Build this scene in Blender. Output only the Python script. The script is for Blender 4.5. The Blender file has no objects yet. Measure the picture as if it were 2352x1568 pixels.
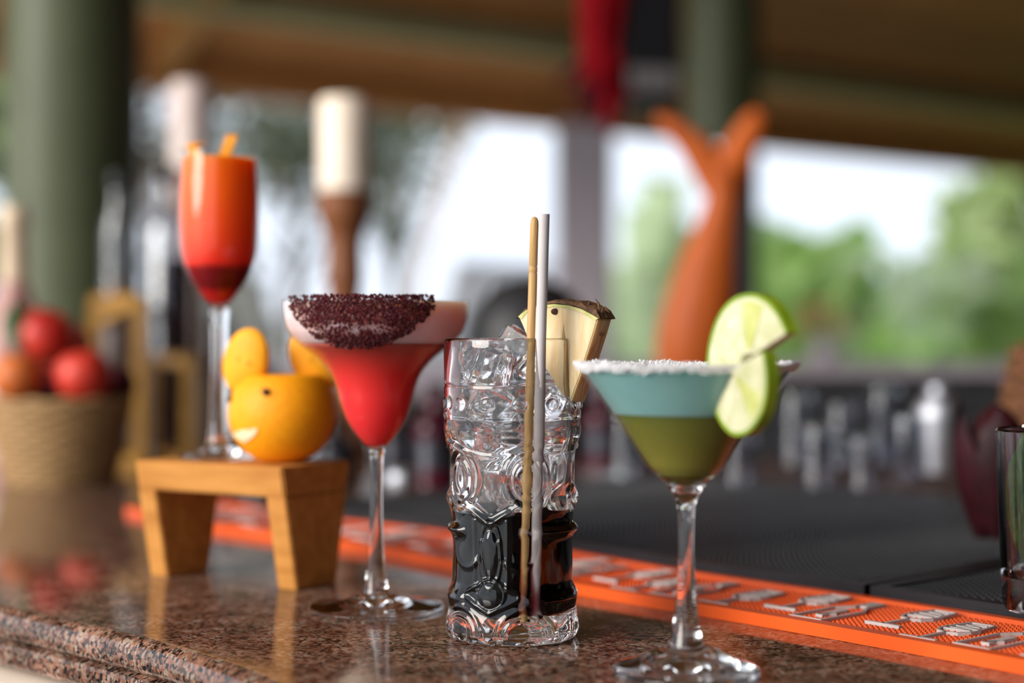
import bpy, bmesh, math, random
import numpy as np
from mathutils import Vector, Matrix
random.seed(7)
rng = np.random.default_rng(11)
SC = bpy.context.scene
COL = SC.collection

# ------------------------------------------------------------------ camera, sky, light, exposure
CAM_Z = 0.147                 # lens height above the bar top
F = 3600.0                    # focal length in pixels of the 2352 x 1568 frame
cam_d = bpy.data.cameras.new('camera')
cam_d.sensor_width = 36.0
cam_d.lens = F / 2352 * 36.0
cam_d.clip_start = 0.01
cam_d.clip_end = 400
cam_d.dof.use_dof = True
cam_d.dof.focus_distance = 0.765
cam_d.dof.aperture_fstop = 2.8
cam = bpy.data.objects.new('camera', cam_d)
COL.objects.link(cam)
cam.location = (0, 0, CAM_Z)
cam.rotation_euler = (math.pi / 2, 0, 0)
SC.camera = cam

world = bpy.data.worlds.new('overcast_sky')
SC.world = world
world.use_nodes = True
wn = world.node_tree
wn.nodes['Background'].inputs[0].default_value = (0.80, 0.88, 1.0, 1)
wn.nodes['Background'].inputs[1].default_value = 1.55

sun_d = bpy.data.lights.new('hazy_sun', 'SUN')
sun_d.energy = 4.8
sun_d.angle = math.radians(36)
sun_d.color = (1.0, 0.95, 0.87)
sun = bpy.data.objects.new('hazy_sun', sun_d)
COL.objects.link(sun)
sun.rotation_euler = Vector((0.77, 0.53, -0.36)).to_track_quat('-Z', 'Y').to_euler()

SC.view_settings.view_transform = 'Standard'
SC.view_settings.look = 'None'
SC.view_settings.gamma = 1.0
SC.view_settings.use_curve_mapping = False
SC.view_settings.exposure = -0.1
try:
    SC.cycles.max_bounces = 24
    SC.cycles.transmission_bounces = 24
    SC.cycles.transparent_max_bounces = 24
    SC.cycles.glossy_bounces = 8
    SC.cycles.diffuse_bounces = 4
    SC.cycles.sample_clamp_indirect = 6.0
except Exception:
    pass

# ------------------------------------------------------------------ helpers
def P(px, py, D):
    """point seen at a photo pixel at distance D"""
    return Vector(((px - 1176) / F * D, D, CAM_Z - (py - 784) / F * D))

def W(px, D):
    return px / F * D

def props(o, label=None, cat=None, group=None, kind=None):
    if label: o['label'] = label
    if cat: o['category'] = cat
    if group: o['group'] = group
    if kind: o['kind'] = kind
    return o

def empty(name, loc=(0, 0, 0), rz=0.0, **k):
    o = bpy.data.objects.new(name, None)
    o.empty_display_size = 0.01
    COL.objects.link(o)
    o.location = loc
    o.rotation_euler = (0, 0, rz)
    return props(o, **k)

def mesh_data(name, verts, faces, smooth=False, auto=None):
    me = bpy.data.meshes.new(name)
    me.from_pydata([tuple(v) for v in verts], [], [tuple(f) for f in faces])
    me.update()
    bm = bmesh.new(); bm.from_mesh(me)
    bmesh.ops.recalc_face_normals(bm, faces=bm.faces)
    if auto is not None:
        for e in bm.edges:
            if len(e.link_faces) == 2 and e.calc_face_angle(0) > math.radians(auto):
                e.smooth = False
    bm.to_mesh(me); bm.free()
    if smooth or auto is not None:
        me.polygons.foreach_set('use_smooth', [True] * len(me.polygons))
    return me

def add(name, me, mat, parent=None, loc=None, rot=None, **k):
    o = bpy.data.objects.new(name, me)
    COL.objects.link(o)
    if mat is not None and not me.materials:
        me.materials.append(mat)
    if parent is not None: o.parent = parent
    if loc is not None: o.location = loc
    if rot is not None: o.rotation_euler = rot
    return props(o, **k)

def obj(name, vf, mat, parent=None, smooth=False, auto=None, loc=None, rot=None, **k):
    return add(name, mesh_data(name, vf[0], vf[1], smooth, auto), mat, parent, loc, rot, **k)

def lathe(profile, seg=64, warp=None):
    """profile: [(r, z)...]; r == 0 makes a pole"""
    V, Fc, rows = [], [], []
    for r, z in profile:
        if r < 1e-7:
            rows.append([len(V)]); V.append((0, 0, z))
        else:
            rows.append(list(range(len(V), len(V) + seg)))
            for i in range(seg):
                a = 2 * math.pi * i / seg
                V.append((r * math.sin(a), -r * math.cos(a), z))
    for a, b in zip(rows[:-1], rows[1:]):
        if len(a) == 1 and len(b) == 1: continue
        for i in range(seg):
            j = (i + 1) % seg
            if len(a) == 1: Fc.append((a[0], b[j], b[i]))
            elif len(b) == 1: Fc.append((a[i], a[j], b[0]))
            else: Fc.append((a[i], a[j], b[j], b[i]))
    if warp: V = [warp(Vector(v)) for v in V]
    return V, Fc

def smooth_profile(pts, n=6):
    """Catmull-Rom through profile points"""
    out = []
    for i in range(len(pts) - 1):
        p0 = pts[max(i - 1, 0)]; p1 = pts[i]; p2 = pts[i + 1]; p3 = pts[min(i + 2, len(pts) - 1)]
        for k in range(n):
            t = k / n
            q = []
            for a, b, c, d in zip(p0, p1, p2, p3):
                q.append(0.5 * (2 * b + (c - a) * t + (2 * a - 5 * b + 4 * c - d) * t * t + (3 * b - a - 3 * c + d) * t ** 3))
            out.append(tuple(q))
    out.append(tuple(pts[-1]))
    return out

def box(x0, x1, y0, y1, z0, z1, bevel=0.0):
    if bevel <= 0:
        V = [(x, y, z) for z in (z0, z1) for y in (y0, y1) for x in (x0, x1)]
        return V, [(0, 2, 3, 1), (4, 5, 7, 6), (0, 1, 5, 4), (2, 6, 7, 3), (0, 4, 6, 2), (1, 3, 7, 5)]
    bm = bmesh.new()
    bmesh.ops.create_cube(bm, size=1)
    for v in bm.verts:
        v.co = Vector(((x0 + x1) / 2 + v.co.x * (x1 - x0), (y0 + y1) / 2 + v.co.y * (y1 - y0), (z0 + z1) / 2 + v.co.z * (z1 - z0)))
    bmesh.ops.bevel(bm, geom=list(bm.edges), offset=bevel, segments=2, affect='EDGES')
    bm.verts.index_update()
    r = ([tuple(v.co) for v in bm.verts], [tuple(v.index for v in f.verts) for f in bm.faces])
    bm.free()
    return r

def xf(vf, M):
    return [M @ Vector(v) for v in vf[0]], vf[1]

def join(parts):
    V, Fc = [], []
    for v, f in parts:
        o = len(V)
        V += list(v); Fc += [tuple(i + o for i in q) for q in f]
    return V, Fc

def tube(path, radii, seg=12, cap=True):
    path = [Vector(p) for p in path]
    n = len(path)
    if not hasattr(radii, '__len__'): radii = [radii] * n
    V, Fc = [], []
    up = Vector((0, 0, 1))
    prev = None
    for i, p in enumerate(path):
        t = (path[min(i + 1, n - 1)] - path[max(i - 1, 0)]).normalized()
        if prev is None:
            ref = up if abs(t.z) < 0.9 else Vector((1, 0, 0))
            x = t.cross(ref).normalized()
        else:
            x = (prev - t * prev.dot(t)).normalized()
        prev = x
        y = t.cross(x)
        for k in range(seg):
            a = 2 * math.pi * k / seg
            V.append(p + (x * math.cos(a) + y * math.sin(a)) * radii[i])
    for i in range(n - 1):
        for k in range(seg):
            j = (k + 1) % seg
            Fc.append((i * seg + k, i * seg + j, (i + 1) * seg + j, (i + 1) * seg + k))
    if cap:
        Fc.append(tuple(range(seg))[::-1])
        Fc.append(tuple((n - 1) * seg + k for k in range(seg)))
    return V, Fc

def bar(a, b, w, h=None):
    """square section bar from a to b"""
    a, b = Vector(a), Vector(b)
    h = h or w
    t = (b - a).normalized()
    ref = Vector((0, 0, 1)) if abs(t.z) < 0.95 else Vector((0, 1, 0))
    x = t.cross(ref).normalized(); y = x.cross(t)
    V = []
    for p in (a, b):
        for sx, sy in ((-1, -1), (1, -1), (1, 1), (-1, 1)):
            V.append(p + x * (sx * w / 2) + y * (sy * h / 2))
    return V, [(0, 1, 2, 3), (7, 6, 5, 4), (0, 4, 5, 1), (1, 5, 6, 2), (2, 6, 7, 3), (3, 7, 4, 0)]

def ellipsoid(rx, ry, rz, seg=24, rings=14, warp=None):
    V, Fc = lathe([(math.sin(math.pi * i / rings), -math.cos(math.pi * i / rings)) for i in range(rings + 1)], seg)
    V = [Vector((v[0] * rx, v[1] * ry, v[2] * rz)) for v in V]
    if warp: V = [warp(v) for v in V]
    return V, Fc

def prism(poly, ex):
    """polygon (list of Vector) swept by vector ex"""
    n = len(poly)
    V = [Vector(p) for p in poly] + [Vector(p) + ex for p in poly]
    Fc = [tuple(range(n)), tuple(range(2 * n - 1, n - 1, -1))]
    for i in range(n):
        j = (i + 1) % n
        Fc.append((i, i + n, j + n, j))
    return V, Fc

def grains(points, normals, smin, smax):
    V, Fc = [], []
    base = [Vector(c) for c in ((1, 0, 0), (-1, 0, 0), (0, 1, 0), (0, -1, 0), (0, 0, 1), (0, 0, -1))]
    fs = [(0, 2, 4), (2, 1, 4), (1, 3, 4), (3, 0, 4), (2, 0, 5), (1, 2, 5), (3, 1, 5), (0, 3, 5)]
    for p, nrm in zip(points, normals):
        s = random.uniform(smin, smax)
        R = Matrix.Rotation(random.uniform(0, 6.28), 3, Vector((random.gauss(0, 1), random.gauss(0, 1), random.gauss(0, 1))).normalized())
        o = len(V)
        for b in base:
            V.append(Vector(p) + Vector(nrm) * s * 0.4 + R @ (b * s * random.uniform(0.7, 1.25)))
        Fc += [tuple(i + o for i in f) for f in fs]
    return V, Fc

# ------------------------------------------------------------------ materials
def newmat(name):
    m = bpy.data.materials.new(name)
    m.use_nodes = True
    return m, m.node_tree, m.node_tree.nodes['Principled BSDF']

def N(nt, t, **k):
    n = nt.nodes.new(t)
    for a, v in k.items(): setattr(n, a, v)
    return n

def ramp(nt, stops, interp='LINEAR'):
    r = nt.nodes.new('ShaderNodeValToRGB')
    r.color_ramp.interpolation = interp
    el = r.color_ramp.elements
    while len(el) < len(stops): el.new(0.5)
    for e, (p, c) in zip(el, stops):
        e.position = p
        e.color = (c[0], c[1], c[2], 1)
    return r

def vary(name, c1, c2, scale=40, rough=0.5, bump=0.0, metallic=0.0, stretch=(1, 1, 1), detail=4, sss=0.0, sss_r=(1, .5, .3), sss_s=0.01, spec=0.3, coat=0.0, trans=0.0):
    """noise between two colours, the plain workhorse material"""
    m, nt, b = newmat(name)
    tc = N(nt, 'ShaderNodeTexCoord'); mp = N(nt, 'ShaderNodeMapping')
    mp.inputs['Scale'].default_value = stretch
    nz = N(nt, 'ShaderNodeTexNoise')
    nz.inputs['Scale'].default_value = scale; nz.inputs['Detail'].default_value = detail
    r = ramp(nt, [(0.32, c1), (0.68, c2)])
    L = nt.links.new
    L(tc.outputs['Object'], mp.inputs[0]); L(mp.outputs[0], nz.inputs['Vector'])
    L(nz.outputs['Fac'], r.inputs[0]); L(r.outputs[0], b.inputs['Base Color'])
    b.inputs['Roughness'].default_value = rough
    b.inputs['Metallic'].default_value = metallic
    b.inputs['Specular IOR Level'].default_value = spec
    b.inputs['Coat Weight'].default_value = coat
    if sss > 0:
        b.inputs['Subsurface Weight'].default_value = sss
        b.inputs['Subsurface Radius'].default_value = sss_r
        b.inputs['Subsurface Scale'].default_value = sss_s
    if bump > 0:
        bp = N(nt, 'ShaderNodeBump')
        bp.inputs['Strength'].default_value = 1.0
        bp.inputs['Distance'].default_value = bump
        L(nz.outputs['Fac'], bp.inputs['Height']); L(bp.outputs[0], b.inputs['Normal'])
    return m

def zgrad(name, stops, z0, z1, rough=0.3, sss=1.0, sss_s=0.04, coat=0.0):
    """drink whose own colour changes layer by layer with height"""
    m, nt, b = newmat(name)
    L = nt.links.new
    tc = N(nt, 'ShaderNodeTexCoord'); sp = N(nt, 'ShaderNodeSeparateXYZ')
    nz = N(nt, 'ShaderNodeTexNoise'); nz.inputs['Scale'].default_value = 60
    ma = N(nt, 'ShaderNodeMath', operation='MULTIPLY_ADD'); ma.inputs[1].default_value = (z1 - z0) * 0.04
    mr = N(nt, 'ShaderNodeMapRange')
    mr.inputs['From Min'].default_value = z0; mr.inputs['From Max'].default_value = z1
    r = ramp(nt, stops)
    L(tc.outputs['Object'], sp.inputs[0]); L(tc.outputs['Object'], nz.inputs['Vector'])
    L(nz.outputs['Fac'], ma.inputs[0]); L(sp.outputs['Z'], ma.inputs[2])
    L(ma.outputs[0], mr.inputs['Value']); L(mr.outputs[0], r.inputs[0])
    L(r.outputs[0], b.inputs['Base Color'])
    b.inputs['Roughness'].default_value = rough
    b.inputs['Subsurface Weight'].default_value = sss
    b.inputs['Specular IOR Level'].default_value = 0.2
    b.inputs['Subsurface Radius'].default_value = (1, 0.4, 0.25)
    b.inputs['Subsurface Scale'].default_value = sss_s
    b.inputs['Coat Weight'].default_value = coat
    return m

def glass(name, color=(1, 1, 1), ior=1.5, rough=0.0, bump=0.0, scale=60):
    m, nt, b = newmat(name)
    b.inputs['Base Color'].default_value = (*color, 1)
    b.inputs['Transmission Weight'].default_value = 1.0
    b.inputs['IOR'].default_value = ior
    b.inputs['Roughness'].default_value = rough
    if bump > 0:
        tc = N(nt, 'ShaderNodeTexCoord'); nz = N(nt, 'ShaderNodeTexNoise')
        nz.inputs['Scale'].default_value = scale; nz.inputs['Detail'].default_value = 1.5
        bp = N(nt, 'ShaderNodeBump'); bp.inputs['Strength'].default_value = 1; bp.inputs['Distance'].default_value = bump
        L = nt.links.new
        L(tc.outputs['Object'], nz.inputs['Vector']); L(nz.outputs['Fac'], bp.inputs['Height']); L(bp.outputs[0], b.inputs['Normal'])
    return m

def thin_glass(name, tint=(0.98, 0.985, 0.985), refl=0.018):
    """thin blown wall: straight transmission plus Fresnel-like mirror"""
    m, nt, b = newmat(name)
    nt.nodes.remove(b)
    L = nt.links.new
    out = [n for n in nt.nodes if n.type == 'OUTPUT_MATERIAL'][0]
    tr = N(nt, 'ShaderNodeBsdfTransparent'); tr.inputs[0].default_value = (*tint, 1)
    gl = N(nt, 'ShaderNodeBsdfGlossy'); gl.inputs['Roughness'].default_value = 0.02
    lw = N(nt, 'ShaderNodeLayerWeight'); lw.inputs['Blend'].default_value = 0.5
    pw = N(nt, 'ShaderNodeMath', operation='POWER'); pw.inputs[1].default_value = 5.0
    ma = N(nt, 'ShaderNodeMath', operation='MULTIPLY_ADD', use_clamp=True)
    ma.inputs[1].default_value = 0.45; ma.inputs[2].default_value = refl
    mx = N(nt, 'ShaderNodeMixShader')
    L(lw.outputs['Facing'], pw.inputs[0]); L(pw.outputs[0], ma.inputs[0]); L(ma.outputs[0], mx.inputs[0])
    L(tr.outputs[0], mx.inputs[1]); L(gl.outputs[0], mx.inputs[2]); L(mx.outputs[0], out.inputs['Surface'])
    return m

def granite():
    m, nt, b = newmat('polished_granite')
    L = nt.links.new
    tc = N(nt, 'ShaderNodeTexCoord')
    dn = N(nt, 'ShaderNodeTexNoise'); dn.inputs['Scale'].default_value = 220
    vm = N(nt, 'ShaderNodeVectorMath', operation='MULTIPLY_ADD')
    vm.inputs[1].default_value = (0.004, 0.004, 0.004)
    L(tc.outputs['Object'], dn.inputs['Vector']); L(dn.outputs['Color'], vm.inputs[0]); L(tc.outputs['Object'], vm.inputs[2])
    v = N(nt, 'ShaderNodeTexVoronoi'); v.inputs['Scale'].default_value = 540
    L(vm.outputs[0], v.inputs['Vector'])
    sx = N(nt, 'ShaderNodeSeparateXYZ'); L(v.outputs['Color'], sx.inputs[0])
    r = ramp(nt, [(0.0, (0.010, 0.008, 0.008)), (0.17, (0.085, 0.042, 0.028)), (0.33, (0.25, 0.12, 0.08)),
                  (0.60, (0.34, 0.175, 0.12)), (0.76, (0.34, 0.26, 0.20)), (0.93, (0.075, 0.058, 0.048))], 'CONSTANT')
    L(sx.outputs['X'], r.inputs[0])
    n2 = N(nt, 'ShaderNodeTexNoise'); n2.inputs['Scale'].default_value = 55; n2.inputs['Detail'].default_value = 6
    L(tc.outputs['Object'], n2.inputs['Vector'])
    r2 = ramp(nt, [(0.36, (0.42, 0.38, 0.36)), (0.66, (1.0, 0.97, 0.94))])
    L(n2.outputs['Fac'], r2.inputs[0])
    mx = N(nt, 'ShaderNodeMix', data_type='RGBA', blend_type='MULTIPLY'); mx.inputs[0].default_value = 1
    L(r.outputs[0], mx.inputs[6]); L(r2.outputs[0], mx.inputs[7]); L(mx.outputs[2], b.inputs['Base Color'])
    b.inputs['Roughness'].default_value = 0.09
    bp = N(nt, 'ShaderNodeBump'); bp.inputs['Strength'].default_value = 1; bp.inputs['Distance'].default_value = 0.00003
    L(n2.outputs['Fac'], bp.inputs['Height']); L(bp.outputs[0], b.inputs['Normal'])
    return m

def wood(name, c1, c2, axis='X', scale=14, rough=0.5, coat=0.0):
    m, nt, b = newmat(name)
    L = nt.links.new
    tc = N(nt, 'ShaderNodeTexCoord'); mp = N(nt, 'ShaderNodeMapping')
    s = {'X': (1, 9, 9), 'Y': (9, 1, 9), 'Z': (9, 9, 1)}[axis]
    mp.inputs['Scale'].default_value = s
    nz = N(nt, 'ShaderNodeTexNoise'); nz.inputs['Scale'].default_value = scale; nz.inputs['Detail'].default_value = 7
    nz.inputs['Distortion'].default_value = 0.8
    r = ramp(nt, [(0.28, c1), (0.72, c2)])
    oi = N(nt, 'ShaderNodeObjectInfo')
    ma = N(nt, 'ShaderNodeMapRange'); ma.inputs['To Min'].default_value = 0.78; ma.inputs['To Max'].default_value = 1.18
    hs = N(nt, 'ShaderNodeHueSaturation')
    L(tc.outputs['Object'], mp.inputs[0]); L(mp.outputs[0], nz.inputs['Vector']); L(nz.outputs['Fac'], r.inputs[0])
    L(oi.outputs['Random'], ma.inputs['Value']); L(ma.outputs[0], hs.inputs['Value'])
    L(r.outputs[0], hs.inputs['Color']); L(hs.outputs[0], b.inputs['Base Color'])
    b.inputs['Roughness'].default_value = rough
    b.inputs['Coat Weight'].default_value = coat
    b.inputs['Specular IOR Level'].default_value = 0.25
    bp = N(nt, 'ShaderNodeBump'); bp.inputs['Strength'].default_value = 0.5; bp.inputs['Distance'].default_value = 0.0006
    L(nz.outputs['Fac'], bp.inputs['Height']); L(bp.outputs[0], b.inputs['Normal'])
    return m

def leafmat(name, c1, c2, scale=8, transl=0.45):
    m, nt, b = newmat(name)
    L = nt.links.new
    out = [n for n in nt.nodes if n.type == 'OUTPUT_MATERIAL'][0]
    tc = N(nt, 'ShaderNodeTexCoord'); nz = N(nt, 'ShaderNodeTexNoise'); nz.inputs['Scale'].default_value = scale
    r = ramp(nt, [(0.3, c1), (0.7, c2)])
    L(tc.outputs['Object'], nz.inputs['Vector']); L(nz.outputs['Fac'], r.inputs[0]); L(r.outputs[0], b.inputs['Base Color'])
    b.inputs['Roughness'].default_value = 0.4
    tl = N(nt, 'ShaderNodeBsdfTranslucent'); L(r.outputs[0], tl.inputs[0])
    mx = N(nt, 'ShaderNodeMixShader'); mx.inputs[0].default_value = transl
    L(b.outputs[0], mx.inputs[1]); L(tl.outputs[0], mx.inputs[2]); L(mx.outputs[0], out.inputs['Surface'])
    return m

M = {}
M['granite'] = granite()
M['glass'] = glass('clear_glass')
M['thin'] = thin_glass('thin_blown_glass')
M['ceil'] = wood('ceiling_boards', (0.42, 0.175, 0.050), (0.66, 0.30, 0.095), 'X', 3, 0.65)
M['beam_green'] = vary('green_painted_beam', (0.40, 0.40, 0.18), (0.50, 0.48, 0.24), 6, 0.6)
M['beam_wood'] = wood('rafter_wood', (0.42, 0.20, 0.05), (0.55, 0.28, 0.08), 'X', 3, 0.6)
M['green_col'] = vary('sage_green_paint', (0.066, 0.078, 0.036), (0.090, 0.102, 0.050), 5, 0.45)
M['black'] = vary('matt_black_plastic', (0.010, 0.010, 0.011), (0.022, 0.022, 0.024), 30, 0.45)
M['rubber'] = vary('black_rubber', (0.006, 0.006, 0.008), (0.012, 0.012, 0.015), 60, 0.42, spec=0.45)
M['grey_post'] = vary('grey_render', (0.52, 0.46, 0.50), (0.60, 0.54, 0.58), 5, 0.8)
M['dark_wood'] = wood('dark_bar_wood', (0.018, 0.011, 0.010), (0.045, 0.026, 0.022), 'X', 5, 0.4)
M['ledge'] = vary('grey_stone_ledge', (0.30, 0.26, 0.30), (0.38, 0.33, 0.37), 9, 0.35)
M['floor'] = vary('dark_floor', (0.03, 0.026, 0.024), (0.06, 0.05, 0.045), 3, 0.5)
M['cream'] = vary('cream_plaster', (0.62, 0.50, 0.40), (0.70, 0.58, 0.47), 12, 0.7)
M['ground'] = vary('pale_paving', (0.52, 0.51, 0.49), (0.66, 0.65, 0.63), 0.8, 0.7)
M['grass'] = vary('lawn', (0.14, 0.26, 0.06), (0.26, 0.42, 0.12), 0.9, 0.8)
M['steel'] = vary('brushed_steel', (0.42, 0.43, 0.47), (0.52, 0.53, 0.57), 25, 0.5, metallic=1.0)

# ------------------------------------------------------------------ building frame (rotated to the bar)
E1 = Vector((0.8136, 0.5814, 0)).normalized()
E2 = Vector((-E1.y, E1.x, 0))
ZF = -1.1
EAVE_N, EAVE_Z, SLOPE = 5.62, 1.17, 0.45
def B(a, n, z):
    return E1 * a + E2 * n + Vector((0, 0, z))
RZ = math.atan2(E1.y, E1.x)
ROOF_A0, ROOF_A1, RIDGE_N = -1.3, 12.0, -0.4
RIDGE_Z = EAVE_Z + SLOPE * (EAVE_N - RIDGE_N)

# ground, floor
obj('ground', box(-60, 60, -60, 120, -1.35, -1.2), M['ground'], kind='structure')
obj('floor', ([B(-3, -7, ZF), B(14, -7, ZF), B(14, 5.2, ZF), B(-3, 5.2, ZF), B(-3, -7, ZF - .12), B(14, -7, ZF - .12), B(14, 5.2, ZF - .12), B(-3, 5.2, ZF - .12)],
    [(0, 1, 2, 3), (7, 6, 5, 4), (0, 4, 5, 1), (1, 5, 6, 2), (2, 6, 7, 3), (3, 7, 4, 0)]), M['floor'], kind='structure')
lawn = obj('lawn', ([(-2, 9.5, -1.19), (30, 9.5, -1.19), (40, 60, -1.17), (1.0, 60, -1.17), (-2, 9.5, -1.3), (30, 9.5, -1.3), (40, 60, -1.3), (1.0, 60, -1.3)],
    [(0, 1, 2, 3), (7, 6, 5, 4), (0, 4, 5, 1), (1, 5, 6, 2), (2, 6, 7, 3), (3, 7, 4, 0)]), M['grass'], kind='structure')

# ceiling: roof deck with boards under it
TH = 0.05
def slope_pt(a, d, side, off=0.0):
    """d metres down the slope from the ridge"""
    c = 1 / math.sqrt(1 + SLOPE * SLOPE); s = SLOPE * c
    n = RIDGE_N + side * (d * c + off * s * 1.0)
    z = RIDGE_Z - d * s + off * c
    return B(a, n, z)
LEN = (EAVE_N - RIDGE_N) * math.sqrt(1 + SLOPE * SLOPE)
ceiling = empty('ceiling', kind='structure')
for side in (1, -1):
    V = [slope_pt(ROOF_A0, -0.02, side, .03), slope_pt(ROOF_A1, -0.02, side, .03), slope_pt(ROOF_A1, LEN, side, .03), slope_pt(ROOF_A0, LEN, side, .03)]
    V += [v + Vector((0, 0, .08)) for v in V]
    obj('roof_deck', (V, [(0, 1, 2, 3), (7, 6, 5, 4), (0, 4, 5, 1), (1, 5, 6, 2), (2, 6, 7, 3), (3, 7, 4, 0)]), M['ceil'], ceiling)
nb = 36
bw = LEN / nb
plank_me = mesh_data('plank', *box(ROOF_A0, ROOF_A1, -bw / 2 + .004, bw / 2 - .004, -.012, .012))
plank_me.materials.append(M['ceil'])
ang = math.atan(SLOPE)
for side in (1, -1):
    for i in range(nb):
        p = slope_pt(0, (i + .5) * bw, side, random.uniform(0.006, 0.014))
        pl = add('plank', plank_me, None, ceiling, loc=p)
        pl.rotation_euler = Matrix.Rotation(RZ, 3, 'Z').to_euler()
        pl.rotation_euler = (Matrix.Rotation(RZ, 3, 'Z') @ Matrix.Rotation(-ang * side, 3, 'X')).to_euler()
# purlins and rafters under the boards
def purlin(d, w, h, mat, off, name):
    return obj(name, bar(slope_pt(ROOF_A0, d, 1, off), slope_pt(ROOF_A1, d, 1, off), w, h), mat, ceiling)
purlin(6.06, .10, .09, M['beam_green'], -.055, 'beam')
purlin(5.1, .10, .12, M['ceil'], -.07, 'beam')
purlin(LEN - .08, .10, .16, M['ceil'], -.04, 'eave_board')
for k in range(-1, 1):
    a_ = 2.33 + 1.7 * k
    obj('rafter', bar(slope_pt(a_, .1, 1, -.045), slope_pt(a_, LEN - .05, 1, -.045), .085, .075), M['beam_wood'] if k == 0 else M['ceil'], ceiling)

# unseen walls, added to block sky light from behind and from the right
def roof_under(n):
    return RIDGE_Z - SLOPE * abs(n - RIDGE_N) - .02
def slab_wall(nm, poly, ex):
    obj(nm, prism(poly, ex), M['dark_wood'], kind='structure')
wb = -1.6
slab_wall('blocker_wall_back', [B(-1.2, wb, ZF), B(11.5, wb, ZF), B(11.5, wb, roof_under(wb)), B(-1.2, wb, roof_under(wb))], -E2 * .1)
slab_wall('blocker_wall_right', [B(10.5, wb, ZF), B(10.5, 4.8, ZF), B(10.5, 4.8, roof_under(4.8)), B(10.5, RIDGE_N, roof_under(RIDGE_N)), B(10.5, wb, roof_under(wb))], E1 * .1)

# ------------------------------------------------------------------ columns
def roof_z(x, y):
    n = Vector((x, y, 0)).dot(E2)
    return EAVE_Z + SLOPE * (EAVE_N - n)

c = P(168, 0, 3.0)
cw = W(305, 3.0) / 2
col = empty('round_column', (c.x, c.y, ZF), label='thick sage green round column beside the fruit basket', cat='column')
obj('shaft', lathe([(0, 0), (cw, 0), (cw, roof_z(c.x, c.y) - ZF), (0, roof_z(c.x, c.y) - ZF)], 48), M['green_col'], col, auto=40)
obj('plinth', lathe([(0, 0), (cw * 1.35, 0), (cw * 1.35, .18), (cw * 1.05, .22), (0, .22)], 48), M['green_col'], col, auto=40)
c = P(1660, 0, 4.6)
cw = W(170, 4.6) / 2
col = empty('round_column', (c.x, c.y, ZF), label='green round column on a thin black post behind the carved fish tail', cat='column')
zb = P(1660, 325, 4.6).z - ZF
obj('shaft', lathe([(0, zb), (cw * .98, zb), (cw, zb + .02), (cw, roof_z(c.x, c.y) - ZF), (0, roof_z(c.x, c.y) - ZF)], 48), M['green_col'], col, auto=40)
pw_ = W(60, 4.6) / 2
obj('post', lathe([(0, 0), (pw_, 0), (pw_, zb + .01), (0, zb + .01)], 32, lambda v: v + Vector((W(52, 4.6), 0, 0))), M['black'], col, auto=40)
c = P(1340, 0, 6.6)
cw = W(132, 6.6)
col = empty('square_column', (c.x, c.y, ZF), label='plain grey square column standing at the eave', cat='column')
obj('shaft', box(-cw / 2, cw / 2, -cw / 2, cw / 2, 0, P(0, 290, 6.6).z - ZF, .012), M['grey_post'], col)
obj('base', box(-cw * .65, cw * .65, -cw * .65, cw * .65, 0, .25, .015), M['grey_post'], col)

# ------------------------------------------------------------------ bar counter
edge_c = [(-1.3, 1.42), (-.95, 1.28), (-.7, 1.165), (-.5, 1.04), (-.39, .958), (-.283, .866), (-.2187, .807), (-.161, .749), (-.109, .682), (-.06, .60), (-.01, .48), (.05, .30), (.13, .05), (.24, -.25)]
edge = smooth_profile(edge_c, 6)
ne = len(edge)
outn = []
for i in range(ne):
    t = Vector((edge[min(i + 1, ne - 1)][0] - edge[max(i - 1, 0)][0], edge[min(i + 1, ne - 1)][1] - edge[max(i - 1, 0)][1], 0)).normalized()
    outn.append(Vector((t.y, -t.x, 0)))   # away from the bar
def sweep_edge(prof, back):
    V, Fc = [], []
    m = len(prof)
    for (x, y), nn in zip(edge, outn):
        for o, z in prof:
            V.append(Vector((x, y, 0)) + nn * o + Vector((0, 0, z)))
    for i in range(ne - 1):
        for k in range(m - 1):
            Fc.append((i * m + k, (i + 1) * m + k, (i + 1) * m + k + 1, i * m + k + 1))
    o = len(V)
    zt, zb = prof[0][1], prof[-1][1]
    V += [Vector((x, y, zt)) for x, y in back] + [Vector((x, y, zb)) for x, y in back]
    nb_ = len(back)
    Fc.append(tuple([i * m for i in range(ne)] + [o + k for k in range(nb_)]))
    Fc.append(tuple([o + nb_ + k for k in range(nb_ - 1, -1, -1)] + [i * m + m - 1 for i in range(ne - 1, -1, -1)]))
    for k in range(nb_ - 1):
        Fc.append((o + k, o + nb_ + k, o + nb_ + k + 1, o + k + 1))
    Fc.append(tuple([(ne - 1) * m + k for k in range(m)] + [o + nb_, o]))
    Fc.append(tuple([k for k in range(m - 1, -1, -1)] + [o + nb_ - 1, o + 2 * nb_ - 1]))
    return V, Fc
back = [(1.7, -.25), (1.7, 2.35), (-1.3, 2.35)]
R_ = .009
prof = [(-.006 + R_ * math.sin(t) , -R_ + R_ * math.cos(t)) for t in [math.pi / 2 * k / 8 for k in range(9)]]
prof += [(.003, -.012), (.0025, -.0145), (.001, -.016)]
counter = empty('bar_counter', label='polished speckled brown granite bar counter with a rounded edge', cat='counter')
obj('granite_top', sweep_edge(prof, back), M['granite'], counter, auto=35)
obj('granite_underlayer', sweep_edge([(-.004, -.016), (.0035, -.0185), (.004, -.026), (.001, -.031), (-.012, -.033)], back), M['granite'], counter, auto=35)
obj('front_panel', sweep_edge([(-.02, -.033), (.004, -.040), (.006, -.046), (.006, ZF)], back), M['cream'], counter, auto=35)

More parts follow.
